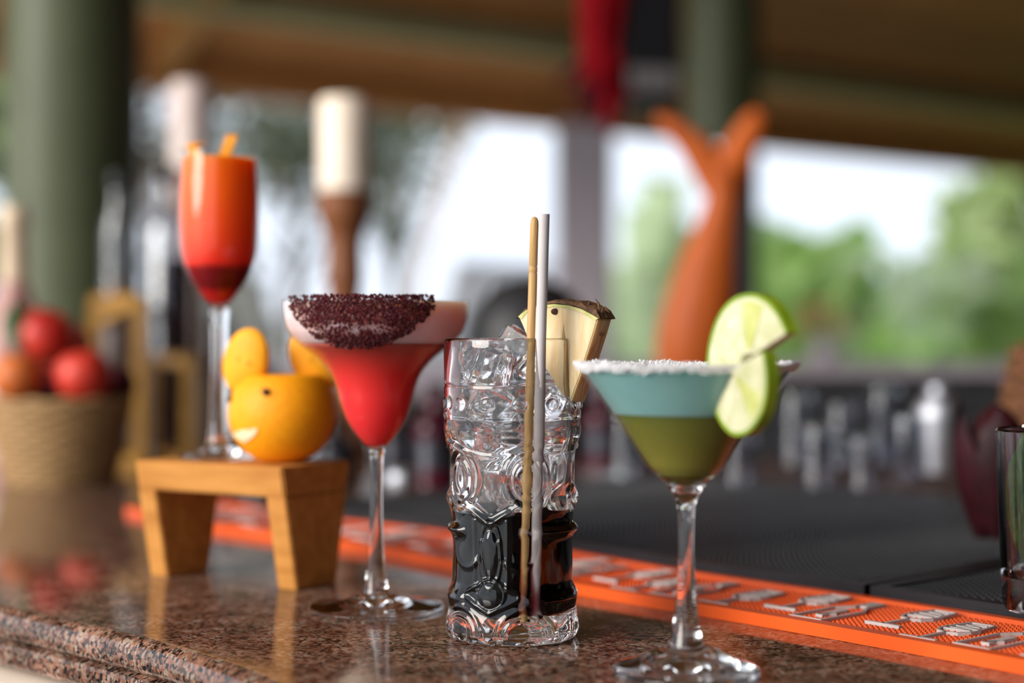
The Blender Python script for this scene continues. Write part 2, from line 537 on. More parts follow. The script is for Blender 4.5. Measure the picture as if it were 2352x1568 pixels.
# ------------------------------------------------------------------ orange bar mat
mat_c = [(-.50, 1.53), (-.40, 1.43), (-.30, 1.29), (-.225, 1.20), (-.116, 1.10), (-.042, 1.012), (.038, .907), (.139, .795), (.2256, .690), (.30, .59), (.38, .48), (.47, .35)]
mat_l = smooth_profile(mat_c[:], 10)
mp_ = [Vector((x, y, 0)) for x, y in mat_l]
arc = [0.0]
for a, b in zip(mp_[:-1], mp_[1:]): arc.append(arc[-1] + (b - a).length)
def on_mat(s, w, z):
    s = min(max(s, 0), arc[-1] - 1e-6)
    i = max(k for k in range(len(arc) - 1) if arc[k] <= s)
    f = (s - arc[i]) / (arc[i + 1] - arc[i])
    p = mp_[i].lerp(mp_[i + 1], f)
    def tng(j):
        return (mp_[min(j + 2, len(mp_) - 1)] - mp_[max(j - 2, 0)]).normalized()
    t = tng(i).lerp(tng(i + 1), f).normalized()
    n = Vector((-t.y, t.x, 0))
    return p + n * w + Vector((0, 0, z))
MW, MH = .090, .0068
S_START = arc[min(range(len(mp_)), key=lambda i: abs(1176 + F * mp_[i].x / mp_[i].y - 285))]
M['orange_rubber'] = vary('orange_rubber', (0.66, 0.080, 0.008), (0.74, 0.098, 0.011), 30, 0.38)
M['print'] = vary('pale_print', (0.46, 0.39, 0.37), (0.56, 0.49, 0.47), 80, 0.5)
bm_root = empty('bar_mat', label='long orange rubber bar mat printed with white glasses and bottles', cat='bar mat')
prf = [(0, 0.0002), (0, MH), (.0085, MH), (.0095, MH - .0022), (MW - .0075, MH - .0022), (MW - .0065, MH), (MW, MH), (MW, 0.0002)]
V, Fc = [], []
ns = 160
for i in range(ns + 1):
    s = S_START + (arc[-1] - S_START) * i / ns
    for w, z in prf: V.append(on_mat(s, w, z))
m_ = len(prf)
for i in range(ns):
    for k in range(m_):
        j = (k + 1) % m_
        Fc.append((i * m_ + k, (i + 1) * m_ + k, (i + 1) * m_ + j, i * m_ + j))
Fc.append(tuple(range(m_))); Fc.append(tuple(ns * m_ + k for k in range(m_ - 1, -1, -1)))
obj('mat_tray', (V, Fc), M['orange_rubber'], bm_root)
V, Fc = [], []
pit = .0034
nw = int((MW - .019) / pit)
for i in range(int(arc[-1] / pit)):
    for k in range(nw):
        s = (i + .5) * pit
        if s < S_START + .004: continue
        w = .0105 + (k + .5) * pit
        o = len(V)
        h = pit * .46
        for ds, dw in ((-h, -h), (h, -h), (h, h), (-h, h)): V.append(on_mat(s + ds, w + dw, MH - .0023))
        V.append(on_mat(s + .0006, w - .0007, MH - .0005))
        Fc += [(o, o + 1, o + 4), (o + 1, o + 2, o + 4), (o + 2, o + 3, o + 4), (o + 3, o, o + 4)]
obj('grip_nubs', (V, Fc), M['orange_rubber'], bm_root, kind='stuff')

def ribbon(pts, s0, w0, wd, z0, z1, scale=1.0):
    """outline stroke on the mat; pts in (along, across) metres"""
    out = []
    for (a, b) in zip(pts[:-1], pts[1:]):
        da, db = b[0] - a[0], b[1] - a[1]
        l = math.hypot(da, db) or 1e-9
        na, nb2 = -db / l * wd / 2, da / l * wd / 2
        ea, eb = da / l * wd * .3, db / l * wd * .3
        q = [(a[0] + na - ea, a[1] + nb2 - eb), (a[0] - na - ea, a[1] - nb2 - eb), (b[0] - na + ea, b[1] - nb2 + eb), (b[0] + na + ea, b[1] + nb2 + eb)]
        V = [on_mat(s0 + x, w0 + y, z) for z in (z0, z1) for x, y in q]
        out.append((V, [(0, 1, 2, 3), (7, 6, 5, 4), (0, 4, 5, 1), (1, 5, 6, 2), (2, 6, 7, 3), (3, 7, 4, 0)]))
    return join(out)
ZP0, ZP1 = MH - .0015, MH + .0003
GL = [(-.010, 0), (.010, 0)]
def glass_icon(s0, w0):
    parts = [ribbon([(-.0095, 0), (.0095, 0)], s0, w0, .0024, ZP0, ZP1),
             ribbon([(0, 0), (0, .021)], s0, w0, .0018, ZP0, ZP1)]
    bowl = [(0, .021), (-.0055, .0235), (-.0085, .029), (-.009, .036), (-.0065, .053), (.0065, .053), (.009, .036), (.0085, .029), (.0055, .0235), (0, .021)]
    parts.append(ribbon(bowl, s0, w0, .0013, ZP0, ZP1))
    zz = [(-.007, .031), (.006, .033), (-.006, .0355), (.007, .038), (-.0065, .041), (.004, .0435), (-.0045, .0465), (.0045, .049)]
    parts.append(ribbon(zz, s0, w0, .0014, ZP0, ZP1))
    return join(parts)
def bottle_icon(s0, w0):
    o = [(-.0095, 0), (-.0095, .036), (-.004, .046), (-.0035, .062), (.0035, .062), (.004, .046), (.0095, .036), (.0095, 0), (-.0095, 0)]
    parts = [ribbon(o, s0, w0, .0014, ZP0, ZP1),
             ribbon([(0, .012), (0, .032)], s0, w0, .0042, ZP0, ZP1), ribbon([(-.002, .012), (.003, .020)], s0, w0, .002, ZP0, ZP1),
             ribbon([(0, .050), (0, .060)], s0, w0, .0045, ZP0, ZP1)]
    return join(parts)
def mat_sw(px, py):
    D = F * (CAM_Z - MH) / (py - 784)
    p = Vector(((px - 1176) / F * D, D, 0))
    best = min(range(0, 4001), key=lambda i: (on_mat(arc[-1] * i / 4000, 0, 0) - p).length)
    s = arc[-1] * best / 4000
    return s, (p - on_mat(s, 0, 0)).length
rows = []
for k in range(-1, 9):
    sb = .9816 - k * .0972
    rows.append(('bottle', sb, .0095))
    rows.append(('glass', sb + .036, .025 if k % 2 == 0 else .010))
    rows.append(('glass', sb + .069, .008 if k % 2 == 0 else .025))
for kind, s, w in rows:
    if S_START + .02 < s < arc[-1] - .02:
        obj('printed_glass' if kind == 'glass' else 'printed_bottle', (glass_icon if kind == 'glass' else bottle_icon)(s, w), M['print'], bm_root)

# ------------------------------------------------------------------ black rubber service mats behind it
def seam_s(px, py, zz):
    D = F * (CAM_Z - zz) / (py - 784)
    p = Vector(((px - 1176) / F * D, D, 0))
    best = min(range(0, 2001), key=lambda i: (on_mat(arc[-1] * i / 2000, 0, 0) - p).length)
    return arc[-1] * best / 2000
BH = .011
S_SEAM = seam_s(1975, 1349, BH)
p0 = on_mat(S_SEAM, MW + .004, 0)
tt = (on_mat(S_SEAM + .05, 0, 0) - on_mat(S_SEAM - .05, 0, 0)).normalized()
nn_ = Vector((-tt.y, tt.x, 0))
rot_m = math.atan2(tt.y, tt.x)
def strip(x0, x1, y0, y1, z0, z1, n=26):
    V, Fc = [], []
    for i in range(n + 1):
        x = x0 + (x1 - x0) * i / n
        for y, z in ((y0, z0), (y1, z0), (y1, z1), (y0, z1)): V.append(on_mat(S_SEAM + x, MW + .003 + y, z + .0004))
    for i in range(n):
        for k in range(4):
            j = (k + 1) % 4
            Fc.append((i * 4 + k, i * 4 + 4 + k, i * 4 + 4 + j, i * 4 + j))
    Fc += [(0, 1, 2, 3), (n * 4 + 3, n * 4 + 2, n * 4 + 1, n * 4)]
    return V, Fc
def service_mat(x0, x1, depth, label):
    r = empty('service_mat', (0, 0, 0), 0, label=label, cat='bar mat', group='black service mats')
    obj('mat_tray', strip(x0, x1, 0, depth, 0, BH - .003), M['rubber'], r)
    for a in ((x0, x1, 0, .007, 26), (x0, x1, depth - .007, depth, 26), (x0, x0 + .007, .0071, depth - .0071, 2), (x1 - .007, x1, .0071, depth - .0071, 2)):
        obj('lip', strip(a[0], a[1], a[2], a[3], BH - .0029, BH + .0005, a[4]), M['rubber'], r)
    V, Fc = [], []
    pt = .0052
    for i in range(int((x1 - x0 - .018) / pt)):
        x = x0 + .009 + (i + .5) * pt
        a0 = on_mat(S_SEAM + x, MW + .003, 0); a1 = on_mat(S_SEAM + x, MW + .003 + 1.0, 0)
        dy = a1 - a0; dx = Vector((dy.y, -dy.x, 0))
        for j in range(int((depth - .018) / pt)):
            y = .009 + (j + .5) * pt; h = pt * .30
            o = len(V); c0 = a0 + dy * y
            for hh, z in ((h, BH - .0028), (h * .7, BH + .0004)):
                for sx, sy in ((-1, -1), (1, -1), (1, 1), (-1, 1)): V.append(c0 + dx * (sx * hh) + dy * (sy * hh) + Vector((0, 0, z)))
            Fc += [(o + 4, o + 5, o + 6, o + 7), (o, o + 1, o + 5, o + 4), (o + 1, o + 2, o + 6, o + 5), (o + 2, o + 3, o + 7, o + 6), (o + 3, o, o + 4, o + 7)]
    obj('rubber_nubs', (V, Fc), M['rubber'], r, kind='stuff')
    return r
service_mat(.002, .20, .46, 'black nubbed rubber service mat under the tumbler with mint')
service_mat(-.60, -.002, .46, 'black nubbed rubber service mat behind the blue and green martini')

# ------------------------------------------------------------------ wooden stand
M['stand'] = vary('honey_wood', (0.42, 0.165, 0.030), (0.60, 0.265, 0.060), 60, 0.55, stretch=(.35, 2, 2), spec=.25)
su, sv = Vector((-.857, .515, 0)).normalized(), Vector((.515, .857, 0)).normalized()
SO = Vector((-.1268, .924, 0))
SH, SW_, SI, SB = .0735, .117, .0145, .038
stand = empty('wooden_stand', tuple(SO), math.atan2(-su.y, -su.x), label='small honey brown wooden stand with tapered panel legs', cat='stand')
# local: -x runs along u (left), +y along v (back)
def panel(x0, x1):
    t = .018
    q = [(0, 0), (SB, 0), (SB + SI * (SH - t) / SH, SH - t), (-SI * (SH - t) / SH, SH - t)]
    return prism([Vector((x0, y, z)) for y, z in q], Vector((x1 - x0, 0, 0)))
def bevelled(vf, w):
    bm = bmesh.new()
    vs = [bm.verts.new(v) for v in vf[0]]
    for f in vf[1]: bm.faces.new([vs[i] for i in f])
    bmesh.ops.recalc_face_normals(bm, faces=bm.faces)
    bmesh.ops.bevel(bm, geom=list(bm.edges), offset=w, segments=2, affect='EDGES')
    bm.verts.index_update()
    r = ([tuple(v.co) for v in bm.verts], [tuple(v.index for v in f.verts) for f in bm.faces]); bm.free()
    return r
obj('leg_panel', bevelled(panel(-.0145, 0), .0008), M['stand'], stand)
obj('leg_panel', bevelled(panel(-SW_, -SW_ + .0145), .0008), M['stand'], stand)
q = [(-SI * (SH - .018) / SH, SH - .018), (SB + SI * (SH - .018) / SH, SH - .018), (SB + SI, SH), (-SI, SH)]
obj('top_board', bevelled(prism([Vector((-SW_, y, z)) for y, z in q], Vector((SW_, 0, 0))), .0012), M['stand'], stand)

# ------------------------------------------------------------------ stemware helper
def shell(outer, wall):
    """closed thin wall from an outer profile going up"""
    inner = []
    n = len(outer)
    for i in range(n - 1, -1, -1):
        a = Vector(outer[max(i - 1, 0)]); b = Vector(outer[min(i + 1, n - 1)])
        t = (b - a).normalized()
        nx, nz = -t.y, t.x
        r, z = outer[i][0] + nx * wall, outer[i][1] + nz * wall
        inner.append((max(r, 0.0), z))
    if inner[-1][0] > 1e-6 and outer[0][0] < 1e-6: inner[-1] = (0, inner[-1][1])
    return outer + inner, inner[::-1]

def interp_r(prof, z):
    for (r0, z0), (r1, z1) in zip(prof[:-1], prof[1:]):
        if min(z0, z1) <= z <= max(z0, z1) and abs(z1 - z0) > 1e-9:
            return r0 + (r1 - r0) * (z - z0) / (z1 - z0)
    return prof[-1][0] if z > prof[-1][1] else prof[0][0]

def fill(inner, z0, z1, gap=.0003, n=24):
    """liquid solid following an inner wall between two heights"""
    pr = [(0, z0)]
    for k in range(n + 1):
        z = z0 + (z1 - z0) * k / n
        pr.append((max(interp_r(inner, z) - gap, 1e-4), z))
    pr.append((0, z1))
    return pr

# ------------------------------------------------------------------ margarita
DM = .859
SM = F / DM
mx_ = (864 - 1176) / F * DM
def mz(y): return (1400 - y) / SM
marg = empty('margarita_cocktail', (mx_, DM, .0004), label='red and pink frozen cocktail in a curved stem glass rimmed with dark sugar', cat='cocktail')
outer = smooth_profile([(0, mz(1040)), (18 / SM, mz(1036)), (38 / SM, mz(1015)), (55 / SM, mz(994)), (72 / SM, mz(966)), (86 / SM, mz(928)), (95 / SM, mz(890)), (111 / SM, mz(854)), (138 / SM, mz(823)),
                        (170 / SM, mz(798)), (198 / SM, mz(770)), (212 / SM, mz(738)), (216 / SM, mz(705)), (216 / SM, mz(690))], 5)
m_outer = outer[:]
sh, inner = shell(outer, .0010)
obj('bowl', lathe(sh, 96), M['thin'], marg, smooth=True)
inner_s = sorted(inner, key=lambda p: p[1])
M['pink_foam'] = vary('pink_foam', (0.93, 0.56, 0.54), (0.96, 0.63, 0.61), 90, 0.4, sss=0.8, sss_s=.03, spec=.2)
M['red_slush'] = zgrad('red_slush', [(0, (0.70, 0.035, 0.03)), (0.25, (0.75, 0.030, 0.035)), (0.7, (0.75, 0.035, 0.03)), (1, (0.78, 0.07, 0.05))], mz(1030), mz(790), 0.2)
obj('red_slush', lathe(fill(inner, mz(1024), mz(790)), 96), M['red_slush'], marg, smooth=True)
obj('pink_foam', lathe(fill(inner, mz(790) + .0001, mz(695)), 96), M['pink_foam'], marg, auto=50)
stem = smooth_profile([(150 / SM, 0.0), (156 / SM, .0012), (150 / SM, .0022), (110 / SM, .0036), (70 / SM, .0058), (40 / SM, .0085), (30 / SM, mz(1358)), (22 / SM, mz(1310)), (16.5 / SM, mz(1240)), (14.5 / SM, mz(1150)), (15.5 / SM, mz(1080)), (17 / SM, mz(1048)), (20 / SM, mz(1036)), (14 / SM, mz(1026)), (0, mz(1027))], 5)
foot_i = [i for i, p in enumerate(stem) if p[1] > .0085][0]
obj('foot_and_stem', lathe([(0, 0.0016), (110 / SM, 0.0010)] + stem, 72), M['glass'], marg, smooth=True)
# dark sugar on the near side
pts, nrm = [], []
while len(pts) < 3000:
    x = random.uniform(676, 1006); y = random.uniform(684, 802)
    u = (x - 842) / 160
    if abs(u) > 1.02 and random.random() > .06: continue
    low = 800 - 84 * abs(u) ** 2.4
    if y > low + random.uniform(-6, 4): continue
    if ((x - 825) / 100) ** 2 + ((y - 757) / 14) ** 2 < 1 and random.random() < .72: continue
    if ((x - 690) / 45) ** 2 < 1 and random.random() < .55: continue
    z = mz(max(y, 690))
    r = interp_r(m_outer, z)
    st = (x - 864) / SM / r
    if abs(st) > .97: continue
    th = math.asin(st)
    n_ = Vector((math.sin(th), -math.cos(th), -0.15)).normalized()
    rr = r if y >= 690 else r - random.uniform(0, .001)
    p = Vector((rr * math.sin(th), -rr * math.cos(th), z + (690 - y) / SM * (y < 690)))
    pts.append(p); nrm.append(n_)
M['dark_sugar'] = vary('dark_red_sugar', (0.030, 0.005, 0.007), (0.12, 0.018, 0.022), 900, 0.45, spec=0.22)
obj('sugar_rim', grains(pts, nrm, .00055, .00115), M['dark_sugar'], marg, kind='stuff', label='crust of dark red sugar crystals')

# ------------------------------------------------------------------ martini
DT = .694
ST = F / DT
tx = (1576 - 1176) / F * DT
def tz(y): return (1547 - y) / ST
mart = empty('martini_cocktail', (tx, DT, .0004), label='blue and olive green layered cocktail in a salt rimmed martini glass', cat='cocktail')
outer = [(0, tz(1132)), (20 / ST, tz(1128)), (44 / ST, tz(1112)), (70 / ST, tz(1094)), (90 / ST, tz(1076)), (127 / ST, tz(1022)), (166 / ST, tz(962)), (212 / ST, tz(898)), (254 / ST, tz(838))]
t_outer = outer[:]
outer_d = []
for a, b in zip(outer[:-1], outer[1:]):
    for k in range(4): outer_d.append((a[0] + (b[0] - a[0]) * k / 4, a[1] + (b[1] - a[1]) * k / 4))
outer_d.append(outer[-1])
sh, inner = shell(outer_d, .0011)
obj('bowl', lathe(sh, 96), M['thin'], mart, auto=40)
M['teal_drink'] = vary('teal_drink', (0.175, 0.335, 0.325), (0.205, 0.37, 0.36), 50, 0.3, sss=.6, sss_r=(.5, 1, 1), sss_s=.010, spec=.2)
M['olive_drink'] = zgrad('olive_drink', [(0, (0.20, 0.185, 0.035)), (0.5, (0.155, 0.15, 0.025)), (1, (0.13, 0.135, 0.025))], tz(1090), tz(950), .2)
obj('olive_layer', lathe(fill(inner, tz(1096), tz(952)), 96), M['olive_drink'], mart, auto=50)
obj('teal_layer', lathe(fill(inner, tz(952) + .0001, tz(848)), 96), M['teal_drink'], mart, auto=50)
stem = smooth_profile([(166 / ST, 0.0), (170 / ST, .0014), (160 / ST, .0030), (115 / ST, .0058), (72 / ST, .0105), (48 / ST, tz(1490)), (34 / ST, tz(1455)), (26 / ST, tz(1400)), (21 / ST, tz(1340)), (17.5 / ST, tz(1260)), (18.5 / ST, tz(1195)), (22 / ST, tz(1160)), (30 / ST, tz(1138)), (46 / ST, tz(1114.5)), (30 / ST, tz(1124)), (0, tz(1130))], 5)
M['stem_green'] = glass('green_tinted_glass', (0.80, 0.86, 0.62))
obj('foot_and_stem', lathe([(0, 0.0020), (120 / ST, 0.0012)] + stem, 72), M['glass'], mart, smooth=True)
obj('bowl_base', lathe([(0, tz(1129.5)), (28 / ST, tz(1121)), (48 / ST, tz(1106)), (66 / ST, tz(1096)), (64 / ST, tz(1094)), (0, tz(1094))], 72), M['stem_green'], mart, auto=40)
pts, nrm = [], []
for k in range(4000):
    th = random.uniform(-math.pi, math.pi)
    y = 838 + 15 * random.random() ** 1.5 + random.uniform(-4, 2) + 2 * math.sin(th * 9) + 1.5 * math.sin(th * 23)
    z = tz(max(y, 838)) + (838 - y) / ST * (y < 838)
    side = 1 if random.random() < .7 else -1
    r = interp_r(t_outer, min(z, tz(838))) + (0 if side > 0 else -.0014)
    pts.append(Vector((r * math.sin(th), -r * math.cos(th), z)))
    nrm.append(Vector((math.sin(th) * side, -math.cos(th) * side, 0)))
M['salt'] = vary('salt_crystals', (0.72, 0.68, 0.68), (0.86, 0.83, 0.83), 500, 0.35, sss=.2, sss_s=.001)
obj('salt_rim', grains(pts, nrm, .0004, .00085), M['salt'], mart, kind='stuff', label='white salt crust on the rim')

# lime wheel, slit and twisted, on the martini rim
M['lime_flesh'] = vary('lime_flesh', (0.46, 0.46, 0.24), (0.64, 0.60, 0.42), 120, 0.4, sss=.15, sss_r=(1, 1, .5), sss_s=.003)
M['lime_core'] = vary('lime_core', (0.40, 0.42, 0.10), (0.54, 0.54, 0.22), 160, 0.3, sss=.1, sss_s=.003)
M['lime_rind'] = vary('lime_rind', (0.14, 0.23, 0.008), (0.25, 0.34, 0.02), 90, 0.3)
er = Vector((.44, -.898, 0)); em = Vector((-.898, -.44, 0)); ez = Vector((0, 0, 1))
lime_c = P(1714, 832, .648)
lime = empty('lime_wheel', tuple(lime_c), label='twisted lime wheel slotted onto the martini rim', cat='lime')
RL = .0262; TL = .0060
def lime_pt(r, ph, side):
    # helix: the half outside the glass steps towards the viewer and down
    f = (ph - math.radians(20)) / (2 * math.pi)
    off = (f - .5) * .016
    down = -.004 if f > .5 else .0025
    sh_ = .0030 * (f - .5) * 2
    return er * (r * math.cos(ph) + sh_) + ez * (r * math.sin(ph) + down * min(1, abs(f - .5) * 6)) + em * (off + side * TL / 2)
NPH = 48
ph0, ph1 = math.radians(22), math.radians(380)
def lime_ring(r0, r1, tdz):
    V, Fc = [], []
    for i in range(NPH + 1):
        ph = ph0 + (ph1 - ph0) * i / NPH
        for r, s in ((r0, 1 + tdz), (r1, 1 + tdz), (r1, -1 - tdz), (r0, -1 - tdz)): V.append(lime_pt(r, ph, s))
    for i in range(NPH):
        for k in range(4):
            j = (k + 1) % 4
            Fc.append((i * 4 + k, (i + 1) * 4 + k, (i + 1) * 4 + j, i * 4 + j))
    Fc.append((0, 1, 2, 3)); Fc.append((NPH * 4 + 3, NPH * 4 + 2, NPH * 4 + 1, NPH * 4))
    return V, Fc
obj('rind', lime_ring(RL - .0016, RL, 0.0), M['lime_rind'], lime, auto=50)
obj('pith', lime_ring(.0012, RL - .0016, -.10), M['lime_flesh'], lime, auto=50)
for k in range(9):
    a0 = ph0 + (ph1 - ph0) * (k + .08) / 9; a1 = ph0 + (ph1 - ph0) * (k + .92) / 9
    V, Fc = [], []
    for i in range(5):
        ph = a0 + (a1 - a0) * i / 4
        for r in (.0035, RL * .45, RL - .0034):
            for s in (1, -1): V.append(lime_pt(r, ph, s * .97))
    for i in range(4):
        for ri in range(2):
            for s in range(2):
                a = i * 6 + ri * 2 + s
                Fc.append((a, a + 2, a + 8, a + 6) if s == 0 else (a, a + 6, a + 8, a + 2))
        Fc.append((i * 6, i * 6 + 6, i * 6 + 7, i * 6 + 1)); Fc.append((i * 6 + 4, i * 6 + 5, i * 6 + 11, i * 6 + 10))
    for i in (0, 4):
        a = i * 6
        Fc.append((a, a + 1, a + 3, a + 2)); Fc.append((a + 2, a + 3, a + 5, a + 4))
    obj('segment', (V, Fc), M['lime_core'] if k % 3 == 1 else M['lime_flesh'], lime, auto=50)

# ------------------------------------------------------------------ tiki highball
DK = .783
SK = F / DK
kx = (1177 - 1176) / F * DK
def kz(y): return (1460 - y) / SK
tiki = empty('tiki_cocktail', (kx, DK, .0004), label='tall clear tiki face glass half filled with dark purple drink', cat='cocktail')
ty = np.array([783, 800, 878, 884, 890, 955, 962, 985, 1000, 1035, 1060, 1120, 1180, 1250, 1330, 1370, 1400, 1440, 1456, 1460.0])
tr_ = np.array([157, 158, 158, 156.5, 158, 158, 156.5, 158, 156, 144, 142, 142, 139, 137, 138, 143, 147, 149, 145, 141.0])
NT, NY = 320, 300
th = np.linspace(-math.pi, math.pi, NT, endpoint=False)
yy = np.linspace(1460, 783, NY)
TH_, YY = np.meshgrid(th, yy)
RR = np.interp(YY, ty, tr_)
thf = math.radians(-21)
d = (TH_ - thf + math.pi / 2) % math.pi - math.pi / 2        # a face on both sides
S_ = d * 142
def sm(x, w): return np.exp(-(x / w) ** 2)
H = np.zeros_like(RR)
for sg in (-1, 1):
    rho = np.hypot((S_ - sg * 84) / 47, (YY - 1092) / 62)
    H += 7 * sm(rho - 1, .16) + 4.5 * sm(rho - .62, .12) + 6 * sm(rho, .28) - 3 * sm(rho - .8, .1)
    # cheek arcs
    rho = np.hypot((S_ - sg * 66) / 46, (YY - 1238) / 52)
    H += 4.5 * sm(rho - 1, .12) * (YY > 1225)
    rho = np.hypot((S_ - sg * 78) / 60, (YY - 1440) / 60)
    H += 4.5 * (sm(rho - 1, .09) + sm(rho - .72, .08)) * (YY < 1440)
# brow line
H += 5 * sm(YY - (1026 + 14 * np.cos(S_ / 45) * (np.abs(S_) < 140)), 7) * (np.abs(S_) < 170)
# V under the eyes
H += 6 * sm(YY - (1192 - np.abs(S_) * .62), 6.5) * (np.abs(S_) < 70)
H -= 3 * sm(YY - (1176 - np.abs(S_) * .62), 6) * (np.abs(S_) < 62)
# nose with its panel
rho = np.hypot(S_ / 19, (YY - 1258) / 54)
H += 9 * np.sqrt(np.clip(1 - rho ** 2, 0, 1)) + 3 * sm(rho - 1.35, .13)
H += 4.5 * sm(np.abs(S_) - 40, 4.5) * (YY > 1180) * (YY < 1340)
# mouth ball and lips
rho = np.hypot(S_ / 29, (YY - 1347) / 30)
H += 12 * np.sqrt(np.clip(1 - rho ** 2, 0, 1)) + 3.5 * sm(rho - 1.12, .10)
H += 6 * sm(YY - (1388 - np.abs(S_) * .5), 5) * (np.abs(S_) < 66) * (rho > 1.1)
H += 6 * sm(YY - (1312 + np.abs(S_) * .5), 5) * (np.abs(S_) < 66) * (rho > 1.1)
# wing flange and ears at the sides
side_m = np.clip((np.abs(S_) - 66) / 24, 0, 1)
H += 15 * sm(YY - 1210, 11) * side_m
H += 13 * sm(YY - 1142, 22) * sm(np.abs(S_) - 178, 40)
H += 10 * sm(YY - 1362, 18) * side_m
# foot petals
pet = np.abs(np.cos(TH_ * 6))
H += np.clip((YY - 1395) / 30, 0, 1) * (pet - .5) * 9 * np.clip((1460 - YY) / 12, 0, 1)
# beads on the head band
bead = ((S_ + 34) % 68) - 34
H += 6 * np.sqrt(np.clip(1 - ((bead / 15) ** 2 + ((YY - 926) / 15) ** 2), 0, 1))
# pressed waviness of cast glass
H += .5 * np.sin(TH_ * 17 + YY * .02) * np.sin(YY * .045) + .4 * np.sin(TH_ * 9 - YY * .03)
RR = (RR + H * .85) / SK
ZZ = (1460 - YY) / SK
V = []
for j in range(NY):
    for i in range(NT):
        V.append((RR[j, i] * math.sin(th[i]), -RR[j, i] * math.cos(th[i]), ZZ[j, i]))
Fc = []
for j in range(NY - 1):
    for i in range(NT):
        k = (i + 1) % NT
        Fc.append((j * NT + i, j * NT + k, (j + 1) * NT + k, (j + 1) * NT + i))
in_prof = [(145, 779.5), (142, 783), (141, 800), (139, 960), (129, 1030), (123, 1120), (121, 1250), (121, 1340), (122, 1370), (112, 1398), (80, 1408), (0, 1412)]
in_prof = [(r / SK, kz(y)) for r, y in smooth_profile(in_prof, 5)]
in_prof = [((153) / SK, kz(779))] + in_prof
prev = [(NY - 1) * NT + i for i in range(NT)]
for r, z in in_prof:
    if r < 1e-6:
        V.append((0, 0, z)); o = len(V) - 1
        for i in range(NT): Fc.append((prev[i], prev[(i + 1) % NT], o))
    else:
        cur = list(range(len(V), len(V) + NT))
        for i in range(NT): V.append((r * math.sin(th[i]), -r * math.cos(th[i]), z))
        for i in range(NT): Fc.append((prev[i], prev[(i + 1) % NT], cur[(i + 1) % NT], cur[i]))
        prev = cur
V.append((0, 0, .0016)); o = len(V) - 1
ring = list(range(len(V), len(V) + NT))
for i in range(NT): V.append((RR[0, i] * .9 * math.sin(th[i]), -RR[0, i] * .9 * math.cos(th[i]), .0012))
for i in range(NT):
    k = (i + 1) % NT
    Fc.append((i, ring[i], ring[k], k)); Fc.append((ring[i], o, ring[k]))
tg = obj('tiki_glass', (V, Fc), M['glass'], tiki, smooth=True)
M['glass_wet'] = glass('glass_against_drink', (1, 1, 1), 1.5 / 1.34)      # inner wall where the drink touches it
tg.data.materials.append(M['glass_wet'])
n_out = (NY - 1) * NT
n_in = n_out + NT * len(in_prof)
for p_ in tg.data.polygons:
    if n_out <= p_.index < n_in and p_.center.z < kz(1160): p_.material_index = 1
k_inner = sorted([(r, z) for r, z in in_prof[1:]], key=lambda p: p[1])
mp2, nt2, b2 = newmat('purple_drink')
nt2.nodes.remove(b2)
va = N(nt2, 'ShaderNodeVolumeAbsorption')
tcn = N(nt2, 'ShaderNodeTexCoord'); spn = N(nt2, 'ShaderNodeSeparateXYZ'); rn = ramp(nt2, [(0.0, (0.52, 0.0, 0.06)), (1.0, (0.60, 0.02, 0.10))])
mrn = N(nt2, 'ShaderNodeMapRange'); mrn.inputs['From Min'].default_value = 0.01; mrn.inputs['From Max'].default_value = kz(1160)
nt2.links.new(tcn.outputs['Object'], spn.inputs[0]); nt2.links.new(spn.outputs['Z'], mrn.inputs['Value']); nt2.links.new(mrn.outputs[0], rn.inputs[0])
nt2.links.new(rn.outputs[0], va.inputs['Color'])
va.inputs['Density'].default_value = 800
out2 = [n for n in nt2.nodes if n.type == 'OUTPUT_MATERIAL'][0]
trn = N(nt2, 'ShaderNodeBsdfTransparent')
nt2.links.new(trn.outputs[0], out2.inputs['Surface'])
nt2.links.new(va.outputs[0], out2.inputs['Volume'])
fl = fill(k_inner, kz(1411.5), kz(1160), .00008, 60)
fl[-1] = (0, kz(1160))
obj('purple_drink', lathe(fl, 96), mp2, tiki, auto=50)
